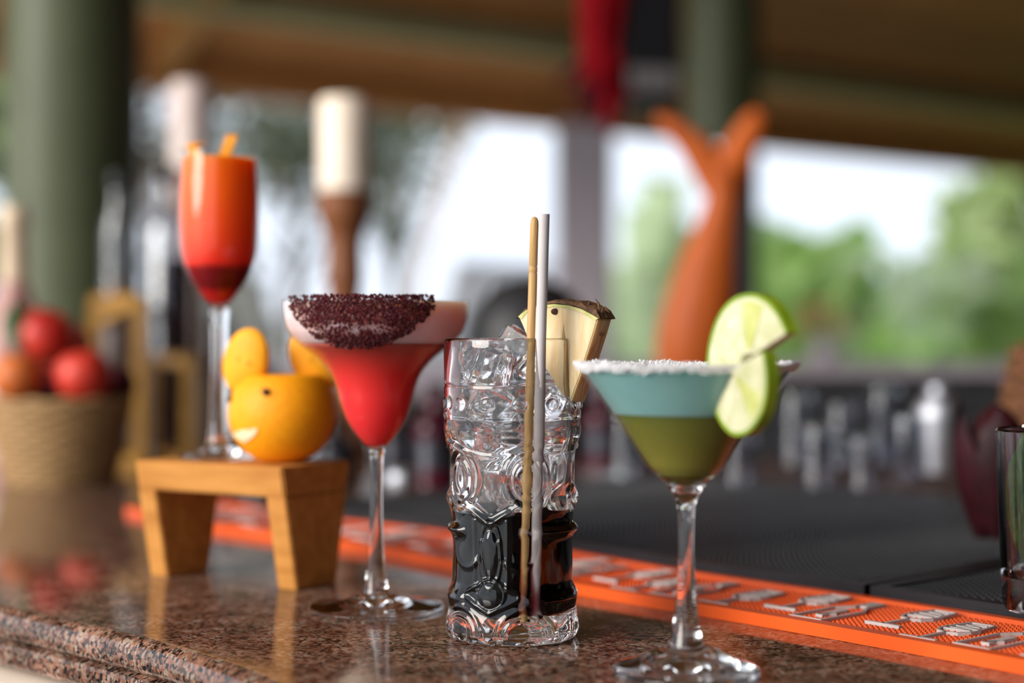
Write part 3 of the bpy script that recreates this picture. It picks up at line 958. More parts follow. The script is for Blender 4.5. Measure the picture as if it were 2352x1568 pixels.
# ice
M['ice'] = glass('ice', (0.97, 0.98, 1.0), 1.31, 0.02, bump=.0012, scale=140)
M['ice_wet'] = glass('wet_ice', (0.96, 0.95, 0.97), 1.31, 0.05, bump=.0010, scale=190)
def ice(loc, s, rot, label):
    bm = bmesh.new()
    bmesh.ops.create_cube(bm, size=1)
    bmesh.ops.bevel(bm, geom=list(bm.edges), offset=.13, segments=3, affect='EDGES')
    for v in bm.verts:
        v.co = Vector((v.co.x * s[0], v.co.y * s[1], v.co.z * s[2])) * (1 + random.uniform(-.03, .03))
    bm.verts.index_update()
    vf = ([tuple(v.co) for v in bm.verts], [tuple(v.index for v in f.verts) for f in bm.faces]); bm.free()
    return obj('ice_cube', vf, M['ice'], None, auto=60, loc=loc, rot=rot, label=label, cat='ice cube', group='ice cubes in the tiki glass')
K = Vector((kx, DK, 0))
for (dx, dy, y, s, rot, lb) in [
    (-.012, -.006, 838, (.021, .020, .022), (.3, .2, .5), 'clear ice cube at the top left inside the tiki glass'),
    (.004, .012, 808, (.021, .021, .020), (.5, .3, 1.1), 'ice cube poking above the rim of the tiki glass'),
    (-.011, .008, 935, (.022, .020, .020), (.2, .6, .2), 'ice cube at mid height left in the tiki glass'),
    (.015, .010, 915, (.018, .020, .022), (.7, .2, .8), 'ice cube under the pineapple wedge in the tiki glass'),
    (-.010, .004, 1040, (.020, .018, .020), (.4, .1, .9), 'ice cube behind the left eye of the tiki glass'),
    (.011, .010, 1040, (.019, .019, .020), (.1, .5, .3), 'ice cube behind the right eye of the tiki glass'),
    (.002, .008, 1128, (.022, .020, .015), (.2, .2, .2), 'lowest ice cube resting on the purple drink')]:
    ice(K + Vector((dx, dy, kz(y))), s, rot, lb)
# bamboo stirrer and paper straw
M['bamboo'] = wood('bamboo', (0.52, 0.30, 0.11), (0.66, 0.41, 0.17), 'Z', 60, 0.45)
M['paper'] = vary('white_paper_straw', (0.50, 0.45, 0.445), (0.56, 0.51, 0.505), 60, 0.7)
DS = .762
a = P(1199, 1398, .7602); b = P(1228, 497, .752)
a.z = kz(1409) + .0010
ln = (b - a).length
rs = 9.6 / F * DS
pr = [(0, 0), (rs, .0003), (rs, ln - .0275), (rs * .88, ln - .0270), (rs, ln - .0265), (rs, ln - .0245), (rs * .88, ln - .024), (rs, ln - .0235), (rs, ln - .004), (rs * .92, ln - .002), (rs * .6, ln - .0006), (0, ln)]
st = obj('stir_stick', lathe(pr, 20), M['bamboo'], None, auto=60, loc=a, label='bamboo stir stick with a rounded grooved tip in the tiki glass', cat='stir stick')
st.rotation_euler = (b - a).to_track_quat('Z', 'Y').to_euler()
a = P(1224, 1396, .7630); b = P(1250.5, 491, .7475)
a.z = kz(1409) + .0012
ln = (b - a).length
ro, ri = 12.2 / F * DS, 11.0 / F * DS
st = obj('straw', lathe([(ri, 0), (ro, 0), (ro, ln), (ri, ln), (ri, 0)], 28), M['paper'], None, auto=40, loc=a, label='white paper straw next to the bamboo stir stick', cat='straw')
st.rotation_euler = (b - a).to_track_quat('Z', 'Y').to_euler()

# pineapple wedge on the rim
rho_d = Vector((.80, -.60, 0)); tau = Vector((.60, .80, 0))
rimp = K + rho_d * (150 / SK)
SPX = F / rimp.y
def wpt(px, py):
    dx = (px - 1296) / (SPX * .80 * 1.02)
    return rimp + rho_d * dx + Vector((0, 0, CAM_Z - (py - 784) / SPX - rimp.z))
M['pine_flesh'] = vary('pineapple_flesh', (0.64, 0.43, 0.19), (0.76, 0.60, 0.38), 90, 0.35, stretch=(3, 3, .35), sss=.7, sss_r=(1, .75, .35), sss_s=.010, bump=.0016)
M['pine_rind'] = vary('pineapple_rind', (0.05, 0.02, 0.012), (0.17, 0.085, 0.035), 260, 0.7, bump=.001)
M['pine_green'] = vary('pineapple_green_edge', (0.26, 0.30, 0.05), (0.66, 0.56, 0.26), 130, 0.4)
pine = empty('pineapple_wedge', tuple(wpt(1296, 800)), label='pale yellow pineapple wedge slotted onto the tiki glass rim', cat='pineapple')
PO = pine.location.copy()
fl_poly = [(1186, 728), (1202, 711), (1235, 702), (1268, 699), (1302, 703), (1330, 712), (1352, 724), (1367, 733), (1355, 775), (1342, 815), (1330, 855), (1317, 892), (1305, 926), (1301, 890), (1298, 840), (1295, 790), (1291, 758), (1287, 790), (1287, 840), (1288, 890), (1288, 914), (1270, 890), (1256, 862), (1236, 830), (1218, 800), (1203, 768)]
fr = [wpt(*p) - PO for p in fl_poly]
TW = .0125
vf = bevelled(prism(fr, tau * TW), .0006)
obj('flesh', vf, M['pine_flesh'], pine, auto=30)
gr = [(1184, 726), (1202, 709.5), (1235, 700.5), (1268, 697.5), (1302, 701), (1331, 710), (1353, 722), (1369, 732), (1361, 736), (1330, 717.5), (1302, 708), (1268, 704), (1236, 707), (1206, 716), (1192, 732)]
obj('green_edge', prism([wpt(*p) - PO - tau * .0002 for p in gr], tau * (TW + .0004)), M['pine_green'], pine)
# rind: lumpy strip following the top
V, Fc = [], []
top = [(1180, 727), (1190, 717), (1202, 708), (1218, 702), (1235, 698), (1252, 695), (1268, 693), (1285, 694), (1302, 697), (1317, 700), (1331, 705), (1343, 711), (1354, 717), (1364, 724), (1372, 730)]
NR = 8
for i, (x, y) in enumerate(top):
    hgt = 4 + 11 * max(0, (i - 4) / 10) ** .6 if i > 4 else 2.5
    for k in range(NR + 1):
        q = wpt(x, y + 3) - PO + tau * (TW * (k / NR * 1.06 - .03))
        hh = (hgt * (.55 + .75 * random.random())) / SPX
        V.append(q); V.append(q + Vector((random.uniform(-.0005, .0005), random.uniform(-.0005, .0005), hh if 0 < i < len(top) - 1 else hh * .2)))
m2 = (NR + 1) * 2
for i in range(len(top) - 1):
    for k in range(NR):
        a = i * m2 + k * 2; b_ = (i + 1) * m2 + k * 2
        Fc += [(a + 1, a + 3, b_ + 3, b_ + 1), (a, b_, b_ + 2, a + 2)]
    a = i * m2; b_ = (i + 1) * m2
    Fc.append((a, a + 1, b_ + 1, b_)); a += NR * 2; b_ += NR * 2; Fc.append((a, b_, b_ + 1, a + 1))
Fc.append(tuple(list(range(0, m2, 2)) + list(range(m2 - 1, 0, -2))))
o = (len(top) - 1) * m2
Fc.append(tuple(list(range(o, o + m2, 2)) + list(range(o + m2 - 1, o, -2))))
obj('rind', (V, Fc), M['pine_rind'], pine)
for (x, y, ex, ey) in ((1362, 712, 1354, 686), (1366, 718, 1370, 704), (1335, 702, 1340, 690), (1300, 696, 1306, 687)):
    p_ = wpt(x, y) - PO + tau * .004
    e_ = wpt(ex, ey) - PO + tau * .003
    obj('rind_spike', tube([p_, p_.lerp(e_, .6) + rho_d * .0006, e_], [.0010, .0006, .0001], 6), M['pine_rind'], pine)
obj('seed_pit', ellipsoid(.0021, .0008, .0016, 12, 8, lambda v: v + (wpt(1272, 715) - PO) - tau * .0004), M['pine_rind'], pine, smooth=True)
for (x, y) in ((1375, 768), (1352, 800)):
    obj('rind_fleck', ellipsoid(.0012, .0012, .0008, 8, 6, lambda v: v + (wpt(x - 18, y) - PO) + tau * .006 + rho_d * .001), M['pine_rind'], pine)

# ------------------------------------------------------------------ flute
fp = SO + su * .083 + sv * (.040 - SI)
DF = fp.y
SF = F / DF
z0 = SH
def fz(y): return CAM_Z - (y - 784) / SF - z0
flute = empty('flute_cocktail', (fp.x, fp.y, z0 + .0002), label='bright orange to red cocktail in a tall champagne flute', cat='cocktail')
outer = smooth_profile([(0, fz(708)), (18 / SF, fz(704)), (34 / SF, fz(690)), (54 / SF, fz(664)), (74 / SF, fz(630)), (86 / SF, fz(594)), (92 / SF, fz(550)), (94 / SF, fz(480)), (91 / SF, fz(410)), (87 / SF, fz(345))], 5)
sh, inner = shell(outer, .0010)
obj('bowl', lathe(sh, 72), M['thin'], flute, smooth=True)
M['sunrise'] = zgrad('sunrise_drink', [(0, (0.66, 0.02, 0.02)), (0.10, (0.45, 0.008, 0.008)), (0.14, (0.16, 0.002, 0.004)), (0.26, (0.20, 0.003, 0.005)), (0.30, (0.78, 0.035, 0.015)), (0.50, (0.84, 0.085, 0.012)), (1.0, (0.88, 0.17, 0.006))], fz(700), fz(365), .3)
obj('drink', lathe(fill(inner, fz(699), fz(366)), 72), M['sunrise'], flute, auto=50)
stem = smooth_profile([(88 / SF, 0.0), (92 / SF, .0010), (86 / SF, .0020), (55 / SF, .0040), (30 / SF, .0090), (23 / SF, fz(975)), (20 / SF, fz(900)), (20 / SF, fz(820)), (21 / SF, fz(750)), (23 / SF, fz(722)), (20 / SF, fz(703)), (0, fz(706))], 5)
obj('foot_and_stem', lathe([(0, 0.0)] + stem, 64), M['glass'], flute, smooth=True)
M['peel'] = vary('orange_peel', (0.82, 0.30, 0.015), (0.90, 0.40, 0.03), 150, 0.4, sss=.2, sss_s=.002)
def peel(pts, w, label, dy):
    V, Fc = [], []
    for (x, y) in pts:
        p_ = P(x, y, DF + dy)
        for s, t in ((-1, -1), (1, -1), (1, 1), (-1, 1)):
            V.append(p_ + Vector((s * w / 2, t * .0008, 0)))
    for i in range(len(pts) - 1):
        for k in range(4):
            j = (k + 1) % 4
            Fc.append((i * 4 + k, i * 4 + j, i * 4 + 4 + j, i * 4 + 4 + k))
    n_ = (len(pts) - 1) * 4
    Fc += [(0, 1, 2, 3), (n_ + 3, n_ + 2, n_ + 1, n_)]
    return obj('peel_strip', (V, Fc), M['peel'], None, label=label, cat='orange peel', group='orange peel strips in the flute')
peel([(452, 380), (449, 360), (445, 345), (440, 334), (452, 327), (462, 330)], .0075, 'short curled orange peel strip at the left of the flute rim', .006)
peel([(508, 385), (514, 362), (524, 335), (533, 310)], .0072, 'long slanting orange peel strip standing out of the flute', .004)

# ------------------------------------------------------------------ carved orange on the stand
M['orange_skin'] = vary('orange_skin', (0.86, 0.30, 0.004), (0.92, 0.37, 0.006), 300, 0.5, bump=.00012, sss=.15, sss_s=.003, spec=.25)
M['orange_inner'] = vary('orange_ear_face', (0.88, 0.34, 0.006), (0.92, 0.42, 0.012), 60, 0.55, sss=.2, sss_s=.003)
M['clove'] = vary('dark_clove', (0.03, 0.012, 0.006), (0.07, 0.03, 0.015), 200, 0.7)
M['pith'] = vary('white_pith', (0.80, 0.62, 0.36), (0.88, 0.74, 0.50), 150, 0.5)
op = SO + su * .0285 + sv * .0215
RO = 124 / F * op.y
orz = SH + RO * .905
orange = empty('carved_orange', (op.x, op.y, SH), label='whole orange carved as a smiling face with two round ears', cat='orange')
def ow(v):
    if v.z > RO * .70: v.z = RO * .70 + (v.z - RO * .70) * .10
    if v.z < -RO * .90: v.z = -RO * .90 + (v.z + RO * .90) * .15
    return v + Vector((0, 0, RO * .912))
obj('fruit', ellipsoid(RO, RO, RO * .97, 64, 44, ow), M['orange_skin'], orange, smooth=True)
def on_orange(px, py, lift=0.0):
    dx = (px - 648) / F * op.y; dz = CAM_Z - (py - 784) / F * op.y - SH - RO * .912
    q = math.sqrt(max(RO * RO - dx * dx - dz * dz, 0))
    return Vector((dx, -q, dz + RO * .912)) + Vector((dx, -q, dz)).normalized() * lift
for (x, y, ry, rzz, sx, lb) in ((571, 829, .33, -.35, 58, 'left'), (722, 822, -.40, .10, 58, 'right')):
    cc = Vector(((x - 648) / F * op.y, .004 if x > 648 else -.010, CAM_Z - (y - 784) / F * op.y - SH))
    ear = obj('ear', ellipsoid(sx / F * op.y, .0065, 78 / F * op.y, 32, 20, None), M['orange_inner'], orange, smooth=True, loc=cc, rot=(0.05, ry, rzz))
    for dx in (-.003, .004):
        obj('ear_spot', ellipsoid(.0022, .0006, .0014, 10, 6), M['peel'], ear, loc=(dx, -.0063, .001), smooth=True)
eye = obj('eye', lathe([(0, -.001), (.0026, 0), (.0022, .0022), (.0009, .003), (0, .003)], 10), M['clove'], orange, auto=40, loc=on_orange(628, 897, -.0006))
eye.rotation_euler = (on_orange(628, 897) - Vector((0, 0, RO * .912))).to_track_quat('Z', 'Y').to_euler()
eye = obj('eye', lathe([(0, -.001), (.0026, 0), (.0022, .0022), (.0009, .003), (0, .003)], 10), M['clove'], orange, auto=40, loc=on_orange(536, 915, -.0006))
eye.rotation_euler = (on_orange(540, 915) - Vector((0, 0, RO * .912))).to_track_quat('Z', 'Y').to_euler()
mv = [(541, 992), (560, 985), (585, 980), (609, 977), (605, 988), (592, 1000), (576, 1010), (560, 1003)]
V = [on_orange(x, y, .0006) for x, y in mv] + [on_orange(x, y, -.002) for x, y in mv]
V.append(on_orange(576, 993, .0008)); n8 = len(mv)
Fc = [(i, (i + 1) % n8, 2 * n8) for i in range(n8)] + [(i, i + n8, (i + 1) % n8 + n8, (i + 1) % n8) for i in range(n8)]
Fc.append(tuple(range(2 * n8 - 1, n8 - 1, -1)))
obj('mouth', (V, Fc), M['pith'], orange)

# ------------------------------------------------------------------ right edge: tumbler with mint, dark bud, pineapple
M['mint'] = leafmat('mint_leaf', (0.035, 0.08, 0.012), (0.08, 0.16, 0.03), 120, .3)
DR = .792
zr = BH + .0004
rr_ = .036
cx = P(2293, 980, DR).x + rr_
tum = empty('tumbler', (cx, DR, zr), label='clear straight tumbler holding mint leaves at the right edge', cat='glass')
ht = P(0, 985, DR).z - zr
pr = [(0, .0005), (rr_ * .86, 0), (rr_ * .90, .002), (rr_ * .93, .02), (rr_, ht - .001), (rr_ - .0008, ht), (rr_ - .0018, ht - .001), (rr_ * .93 - .002, .024), (rr_ * .80, .017), (0, .016)]
obj('glass_body', lathe(pr, 72), M['glass'], tum, auto=40)
def leaf(path, width, fold=.25, nw=3):
    """leaf blade along a path of points; tapered, slightly folded"""
    path = [Vector(p) for p in path]
    n = len(path)
    V, Fc = [], []
    for i, p in enumerate(path):
        t = (path[min(i + 1, n - 1)] - path[max(i - 1, 0)]).normalized()
        ref = Vector((0, 0, 1)) if abs(t.z) < .85 else Vector((0, 1, 0))
        s = t.cross(ref).normalized(); u = s.cross(t)
        f = i / (n - 1)
        w = width * max(math.sin(math.pi * min(1, f * .92 + .06)) ** .7, .04) if f < 1 else width * .02
        for k in range(-1, 2):
            V.append(p + s * (k * w / 2) + u * (abs(k) * w * fold))
    for i in range(n - 1):
        for k in range(2):
            a = i * 3 + k
            Fc.append((a, a + 1, a + 4, a + 3))
    return V, Fc
mint = empty('mint_sprig', (cx, DR, zr + .017), label='sprig of mint leaves standing in the tumbler', cat='mint')
for k in range(11):
    a_ = -2.0 + k * .57
    r0, r1 = .004, .022 + .006 * (k % 2)
    zb_ = .004 + .005 * (k % 5)
    obj('leaf', leaf([Vector((math.cos(a_) * (r0 + (r1 - r0) * f), math.sin(a_) * (r0 + (r1 - r0) * f), zb_ + .045 * f ** .7)) for f in (0, .25, .5, .75, 1)], .018), M['mint'], mint, smooth=True)
for (x_, y_, zt_, w_) in ((-.0245, -.003, .072, .020), (-.0205, -.013, .060, .018), (-.019, .011, .064, .020)):
    obj('leaf', leaf([Vector((x_ * (.8 + .2 * f), y_ * (.8 + .2 * f), .003 + (zt_ - .003) * f)) for f in (0, .2, .4, .6, .8, 1)], w_, .10), M['mint'], mint, smooth=True)
obj('sprig_stem', tube([(0, 0, 0), (.001, 0, .03), (-.001, .002, .06)], .0014, 8), M['mint'], mint, smooth=True)

M['maroon'] = vary('maroon_petal', (0.016, 0.0015, 0.003), (0.036, 0.003, 0.006), 60, 0.45)
DB = 1.09
bp_ = P(2290, 1228, DB)
bud = empty('blossom_bud', (bp_.x, bp_.y, zr), label='large dark maroon flower bud standing behind the tumbler', cat='bud')
hb = .092; rb = .026
obj('bud_core', lathe(smooth_profile([(0, 0), (rb * .45, .001), (rb * .75, hb * .25), (rb * .95, hb * .55), (rb * .7, hb * .82), (rb * .2, hb * .98), (0, hb)], 4), 32), M['maroon'], bud, smooth=True)
for k in range(6):
    a_ = k * 1.047 + .3
    V, Fc = [], []
    for i in range(9):
        f = i / 8
        rr2 = rb * (.45 + .62 * math.sin(math.pi * min(f * .62 + .05, 1))) + .002
        w = .5 * math.sin(math.pi * min(.95 * f + .12, 1)) ** .6 + .03
        for j in (-1, -.5, 0, .5, 1):
            aa = a_ + j * w * 1.2
            V.append((rr2 * math.cos(aa), rr2 * math.sin(aa), f * hb * (.93 + .05 * (k % 3))))
    for i in range(8):
        for j in range(4):
            q_ = i * 5 + j
            Fc.append((q_, q_ + 1, q_ + 6, q_ + 5))
    obj('petal', (V, Fc), M['maroon'], bud, smooth=True)

M['pine_skin'] = vary('pineapple_skin', (0.05, 0.018, 0.008), (0.20, 0.08, 0.03), 110, 0.6, bump=.002)
M['pine_leaf'] = leafmat('pineapple_leaf', (0.06, 0.10, 0.04), (0.16, 0.22, 0.10), 40, .2)
DPN = 1.28
pp = P(2440, 1160, DPN)
pnp = empty('pineapple', (pp.x, pp.y, zr), label='whole brown pineapple cut off by the right edge of the picture', cat='pineapple')
hp = P(0, 775, DPN).z - zr; rp = .046
obj('body', lathe(smooth_profile([(0, .0), (rp * .8, .002), (rp, hp * .3), (rp, hp * .6), (rp * .8, hp * .92), (rp * .4, hp), (0, hp)], 4), 48), M['pine_skin'], pnp, smooth=True)
eyev = ellipsoid(.0075, .004, .0075, 8, 6)
eye_me = mesh_data('eye_scale', *eyev, True); eye_me.materials.append(M['pine_skin'])
for j in range(9):
    zc_ = hp * (.10 + .10 * j)
    r_ = interp_r(smooth_profile([(rp * .8, .002), (rp, hp * .3), (rp, hp * .6), (rp * .8, hp * .92), (rp * .4, hp)], 4), zc_)
    for i in range(14):
        a_ = 2 * math.pi * (i + .5 * (j % 2)) / 14
        add('eye_scale', eye_me, None, pnp, loc=(r_ * math.sin(a_), -r_ * math.cos(a_), zc_), rot=(0, 0, a_))
for k in range(14):
    a_ = k * 2.4; l_ = .05 + .006 * (14 - k)
    sp_ = .035 * (1 - k / 16)
    obj('crown_leaf', leaf([Vector((math.cos(a_) * (.006 + sp_ * f * f), math.sin(a_) * (.006 + sp_ * f * f), hp - .004 + l_ * f)) for f in (0, .3, .6, 1)], .014), M['pine_leaf'], pnp, smooth=True)

# ------------------------------------------------------------------ left: fruit basket, bottles, gold rack
M['wicker'] = vary('woven_wicker', (0.30, 0.17, 0.07), (0.46, 0.28, 0.12), 60, 0.6, stretch=(1, 1, 5), bump=.001)
DBK = 1.62
bp_ = P(140, 1112, DBK)
basket = empty('fruit_basket', (bp_.x, bp_.y, 0), label='round woven wicker basket full of red fruit', cat='basket')
hb = P(0, 912, DBK).z
rt, rbm = W(160, DBK), W(112, DBK)
nrow = 15
for i in range(nrow):
    f = (i + .5) / nrow
    r_ = rbm + (rt - rbm) * f ** .75
    tr2 = hb / nrow * .56
    pts = [(r_ * math.cos(a), r_ * math.sin(a), hb * f + .0012 * math.sin(a * 14 + math.pi * (i % 2))) for a in [2 * math.pi * k / 56 for k in range(57)]]
    obj('woven_ring', tube(pts, tr2, 8, False), M['wicker'], basket, smooth=True)
obj('lining', lathe([(0, .002), (rbm * .96, .002), (rt * .965, hb * .97), (rt * .93, hb * .97), (rbm * .9, .006), (0, .006)], 48), M['wicker'], basket, auto=40)
M['red_fruit'] = vary('red_fruit_skin', (0.42, 0.015, 0.012), (0.66, 0.055, 0.03), 22, 0.35)
M['amber_fruit'] = vary('orange_red_fruit_skin', (0.50, 0.10, 0.02), (0.62, 0.16, 0.035), 22, 0.4)
M['dark_fruit'] = vary('dark_purple_fruit_skin', (0.035, 0.004, 0.010), (0.09, 0.010, 0.02), 22, 0.4)
M['leaf_dark'] = leafmat('dark_leaf', (0.03, 0.07, 0.006), (0.06, 0.12, 0.015), 60, .2)
def fruit(px, py, D, rpx, mat, label, kind, squash=.95, stalk=True):
    p_ = P(px, py, D); r_ = W(rpx, D)
    t = empty(kind, tuple(p_), label=label, cat='fruit', group='fruit in the wicker basket')
    t.rotation_euler = (random.uniform(-.4, .4), random.uniform(-.4, .4), random.uniform(0, 6))
    def wp(v):
        q = v.length and (v.x ** 2 + v.y ** 2) ** .5 / r_
        v.z *= squash
        if v.z > 0: v.z -= r_ * .22 * math.exp(-(q / .28) ** 2)
        return v
    obj('skin', ellipsoid(r_, r_, r_, 28, 20, wp), mat, t, smooth=True)
    if stalk: obj('stalk', tube([(0, 0, r_ * .6), (.001, 0, r_ * .85), (.003, 0, r_ * 1.02)], [.0016, .0014, .002], 6), M['clove'], t)
    return t
fruit(105, 772, 1.63, 68, M['red_fruit'], 'glossy red round fruit on top of the basket heap', 'apple')
fruit(192, 862, 1.585, 66, M['red_fruit'], 'red fruit at the right of the basket beside the dark one', 'apple')
fruit(40, 866, 1.575, 60, M['amber_fruit'], 'orange red fruit at the left of the basket', 'apple')
fruit(262, 884, 1.65, 52, M['dark_fruit'], 'dark purple fruit at the right rim of the basket', 'plum')
fruit(118, 888, 1.60, 44, M['dark_fruit'], 'dark purple fruit wedged between the red ones', 'plum')
fruit(150, 800, 1.70, 62, M['red_fruit'], 'deep red fruit half hidden behind the topmost one', 'apple')
lf = empty('green_leaf', tuple(P(38, 800, 1.60)), label='dark green leaf at the left of the fruit heap', cat='leaf')
obj('blade', leaf([(0, 0, 0), (-.002, .004, .015), (-.004, .004, .03), (-.001, .0, .05)], .032), M['leaf_dark'], lf, smooth=True)
obj('midrib', tube([(0, -.0006, 0), (-.002, .0034, .015), (-.004, .0034, .03), (-.001, -.0006, .05)], .0007, 6), M['leaf_dark'], lf)

M['bamboo_b'] = vary('cream_foil', (0.72, 0.54, 0.36), (0.80, 0.63, 0.44), 20, 0.45)
M['pink_label'] = vary('pink_bottle_glass', (0.42, 0.20, 0.17), (0.52, 0.28, 0.24), 16, 0.25)
D_ = 1.86
p_ = P(32, 1100, D_)
hB = P(0, 470, D_).z
bt = empty('bottle', (p_.x, p_.y, 0), label='pinkish bottle with a tall cream foil neck behind the fruit basket', cat='bottle')
zs = P(0, 700, D_).z
rn_ = W(27, D_)
obj('bottle_body', lathe(smooth_profile([(0, 0), (W(78, D_), .001), (W(80, D_), .02), (W(78, D_), zs - .06), (W(62, D_), zs - .02), (W(40, D_), zs + .01), (rn_, zs + .03), (0, zs + .03)], 4), 40), M['pink_label'], bt, smooth=True)
obj('foil', lathe([(rn_ * 1.05, zs + .005), (rn_ * 1.08, zs + .04), (rn_ * 1.0, hB - .03), (rn_ * 1.16, hB - .026), (rn_ * 1.16, hB - .01), (rn_ * .95, hB - .002), (0, hB), (0, zs + .01)], 40), M['bamboo_b'], bt, auto=40)
obj('label_band', lathe([(W(80.6, D_), zs * .25), (W(80.6, D_), zs * .6)], 40), M['cream'], bt, smooth=True)

M['bottle_clear'] = thin_glass('clear_bottle_glass', (0.90, 0.91, 0.92), .08)
M['dark_liquor'] = vary('dark_liquor', (0.008, 0.005, 0.009), (0.018, 0.010, 0.018), 15, 0.15)
M['amber_liquor'] = vary('amber_liquor', (0.20, 0.10, 0.04), (0.26, 0.14, 0.06), 15, 0.15)
def bottle(px, D, wpx, y_neck, y_top, neck_px, y_fill, liq, label, capm):
    p_ = P(px, 1000, D)
    b_ = empty('bottle', (p_.x, p_.y, 0), label=label, cat='bottle', group='liquor bottles behind the flute')
    r_ = W(wpx, D) / 2; rn2 = W(neck_px, D) / 2
    zn = P(0, y_neck, D).z; zt = P(0, y_top, D).z; zf = P(0, y_fill, D).z
    out = [(0, .001), (r_ * .95, .0), (r_, .006), (r_, zn - .03), (r_ * .8, zn - .01), (rn2 * 1.3, zn), (rn2, zn + .012), (rn2, zt - .02)]
    sh_, inn = shell(out, .0022)
    obj('bottle_glass', lathe(sh_, 36), M['bottle_clear'], b_, auto=50)
    pr_ = [(0, .004)] + [(q[0] - .003, q[1]) for q in out[2:] if .004 < q[1] < zf] + [(interp_r(out, zf) - .003, zf), (0, zf)]
    obj('liquor', lathe(pr_, 36), liq, b_, auto=50)
    obj('cap', lathe([(0, zt - .022), (rn2 * 1.25, zt - .022), (rn2 * 1.3, zt - .02), (rn2 * 1.3, zt - .002), (rn2 * 1.2, zt), (0, zt)], 28), capm, b_, auto=40)
bottle(388, 2.14, 112, 480, 382, 34, 592, M['dark_liquor'], 'clear bottle half full of near black liquor behind the flute', M['black'])
bottle(270, 1.965, 66, 480, 396, 28, 640, M['amber_liquor'], 'slim clear bottle of amber liquor inside the gold rack', M['black'])

M['brass'] = vary('brushed_gold_metal', (0.26, 0.13, 0.025), (0.36, 0.19, 0.045), 40, 0.5, metallic=.5)
rack = empty('gold_rack', tuple(P(330, 1090, 1.90)[:2]) + (0,), label='stepped gold metal bottle rack between the basket and the flute', cat='rack')
RKo = rack.location.copy()
def rk(px, py, D): return P(px, py, D) - RKo
tb = W(26, 1.88)
zA = P(0, 690, 1.88).z; zB_ = P(0, 828, 1.80).z
A_ = [rk(218, 690, 1.89), rk(322, 690, 1.84), rk(318, 690, 2.06), rk(226, 690, 2.08)]
def flo(v): return Vector((v.x, v.y, tb / 2))
for v in A_: obj('post', bar(flo(v) - Vector((0, 0, tb / 2)), Vector((v.x, v.y, zA)), tb), M['brass'], rack)
for a, b in ((0, 1), (1, 2), (2, 3), (3, 0)):
    obj('rail', bar(Vector((A_[a].x, A_[a].y, zA)), Vector((A_[b].x, A_[b].y, zA)), tb * .98), M['brass'], rack)
    obj('rail', bar(flo(A_[a]), flo(A_[b]), tb * .96), M['brass'], rack)
obj('rail', bar(Vector((A_[0].x, A_[0].y, zA - .03)), Vector((A_[1].x, A_[1].y, zA)), tb * .9), M['brass'], rack)
C_ = [rk(432, 828, 1.80), rk(356, 828, 1.97), rk(470, 828, 2.02)]
for v in C_: obj('post', bar(flo(v) - Vector((0, 0, tb / 2)), Vector((v.x, v.y, zB_)), tb), M['brass'], rack)
for a, b in ((0, 1), (0, 2), (1, 2)):
    obj('rail', bar(Vector((C_[a].x, C_[a].y, zB_)), Vector((C_[b].x, C_[b].y, zB_)), tb * .98), M['brass'], rack)
    obj('rail', bar(flo(C_[a]), flo(C_[b]), tb * .96), M['brass'], rack)

# candles on turned holders
M['turned'] = wood('turned_brown_wood', (0.13, 0.045, 0.018), (0.24, 0.088, 0.035), 'Z', 12, 0.4)
M['wax'] = vary('cream_wax', (0.80, 0.66, 0.52), (0.88, 0.76, 0.63), 14, 0.5, sss=.4, sss_s=.01)
M['wick'] = vary('charred_wick', (0.01, 0.01, 0.01), (0.03, 0.03, 0.03), 90, 0.8)
def candle(px, D, wt, y_top, y_mid, label, wax=None, k=1.0):
    p_ = P(px, 1000, D)
    c_ = empty('candle_holder', (p_.x, p_.y, 0), label=label, cat='candle', group='candles on turned wooden holders')
    u_ = W(1, D)
    zm = P(0, y_mid, D).z; zt = P(0, y_top, D).z
    pr_ = smooth_profile([(0, 0), (62 * u_ * k, .001), (64 * u_ * k, .012), (50 * u_ * k, .03), (40 * u_ * k, .06), (38 * u_ * k, zm - 250 * u_), (43 * u_ * k, zm - 205 * u_), (42 * u_ * k, zm - 120 * u_), (48 * u_ * k, zm - 90 * u_), (63 * u_ * k, zm - 55 * u_), (66 * u_ * k, zm - 14 * u_), (62 * u_ * k, zm), (0, zm)], 4)
    obj('holder', lathe(pr_, 40), M['turned'], c_, smooth=True)
    r_ = wt * u_ / 2
    obj('wax', lathe([(0, zm - .002), (r_, zm - .002), (r_, zt - .006), (r_ * .92, zt), (r_ * .6, zt - .003), (0, zt - .004)], 40), wax or M['wax'], c_, auto=50)
    obj('wick', tube([(0, 0, zt - .005), (.0004, 0, zt + .004), (.002, 0, zt + .009)], .0011, 6), M['wick'], c_)
    return c_
candle(792, 2.0, 120, 228, 440, 'thick cream candle on a turned brown wooden holder behind the red margarita')
M['wax_pink'] = vary('pale_pink_wax', (0.56, 0.44, 0.40), (0.66, 0.54, 0.49), 14, 0.5)
candle(440, 2.29, 95, 190, 400, 'pale pink candle on a wooden holder behind the orange flute', M['wax_pink'], .8)

# ------------------------------------------------------------------ dark working side of the bar
# far bar ledge
D_ = 4.0
lz = P(0, 836, D_).z
ledge = empty('bar_ledge', (P(1176, 0, D_).x, D_, ZF), label='far dark wooden bar wall with a grey stone ledge', cat='bar wall')
obj('wall_body', box(-.62, 2.4, .06, .40, 0, lz - ZF - .085), M['dark_wood'], ledge)
obj('stone_ledge', box(-.70, 2.4, 0, .46, lz - ZF - .084, lz - ZF, .008), M['ledge'], ledge)
for k in range(9):
    obj('wall_board', box(-.60 + k * .33, -.60 + k * .33 + .32, .035, .059, .1, lz - ZF - .10, .006), M['dark_wood'], ledge)

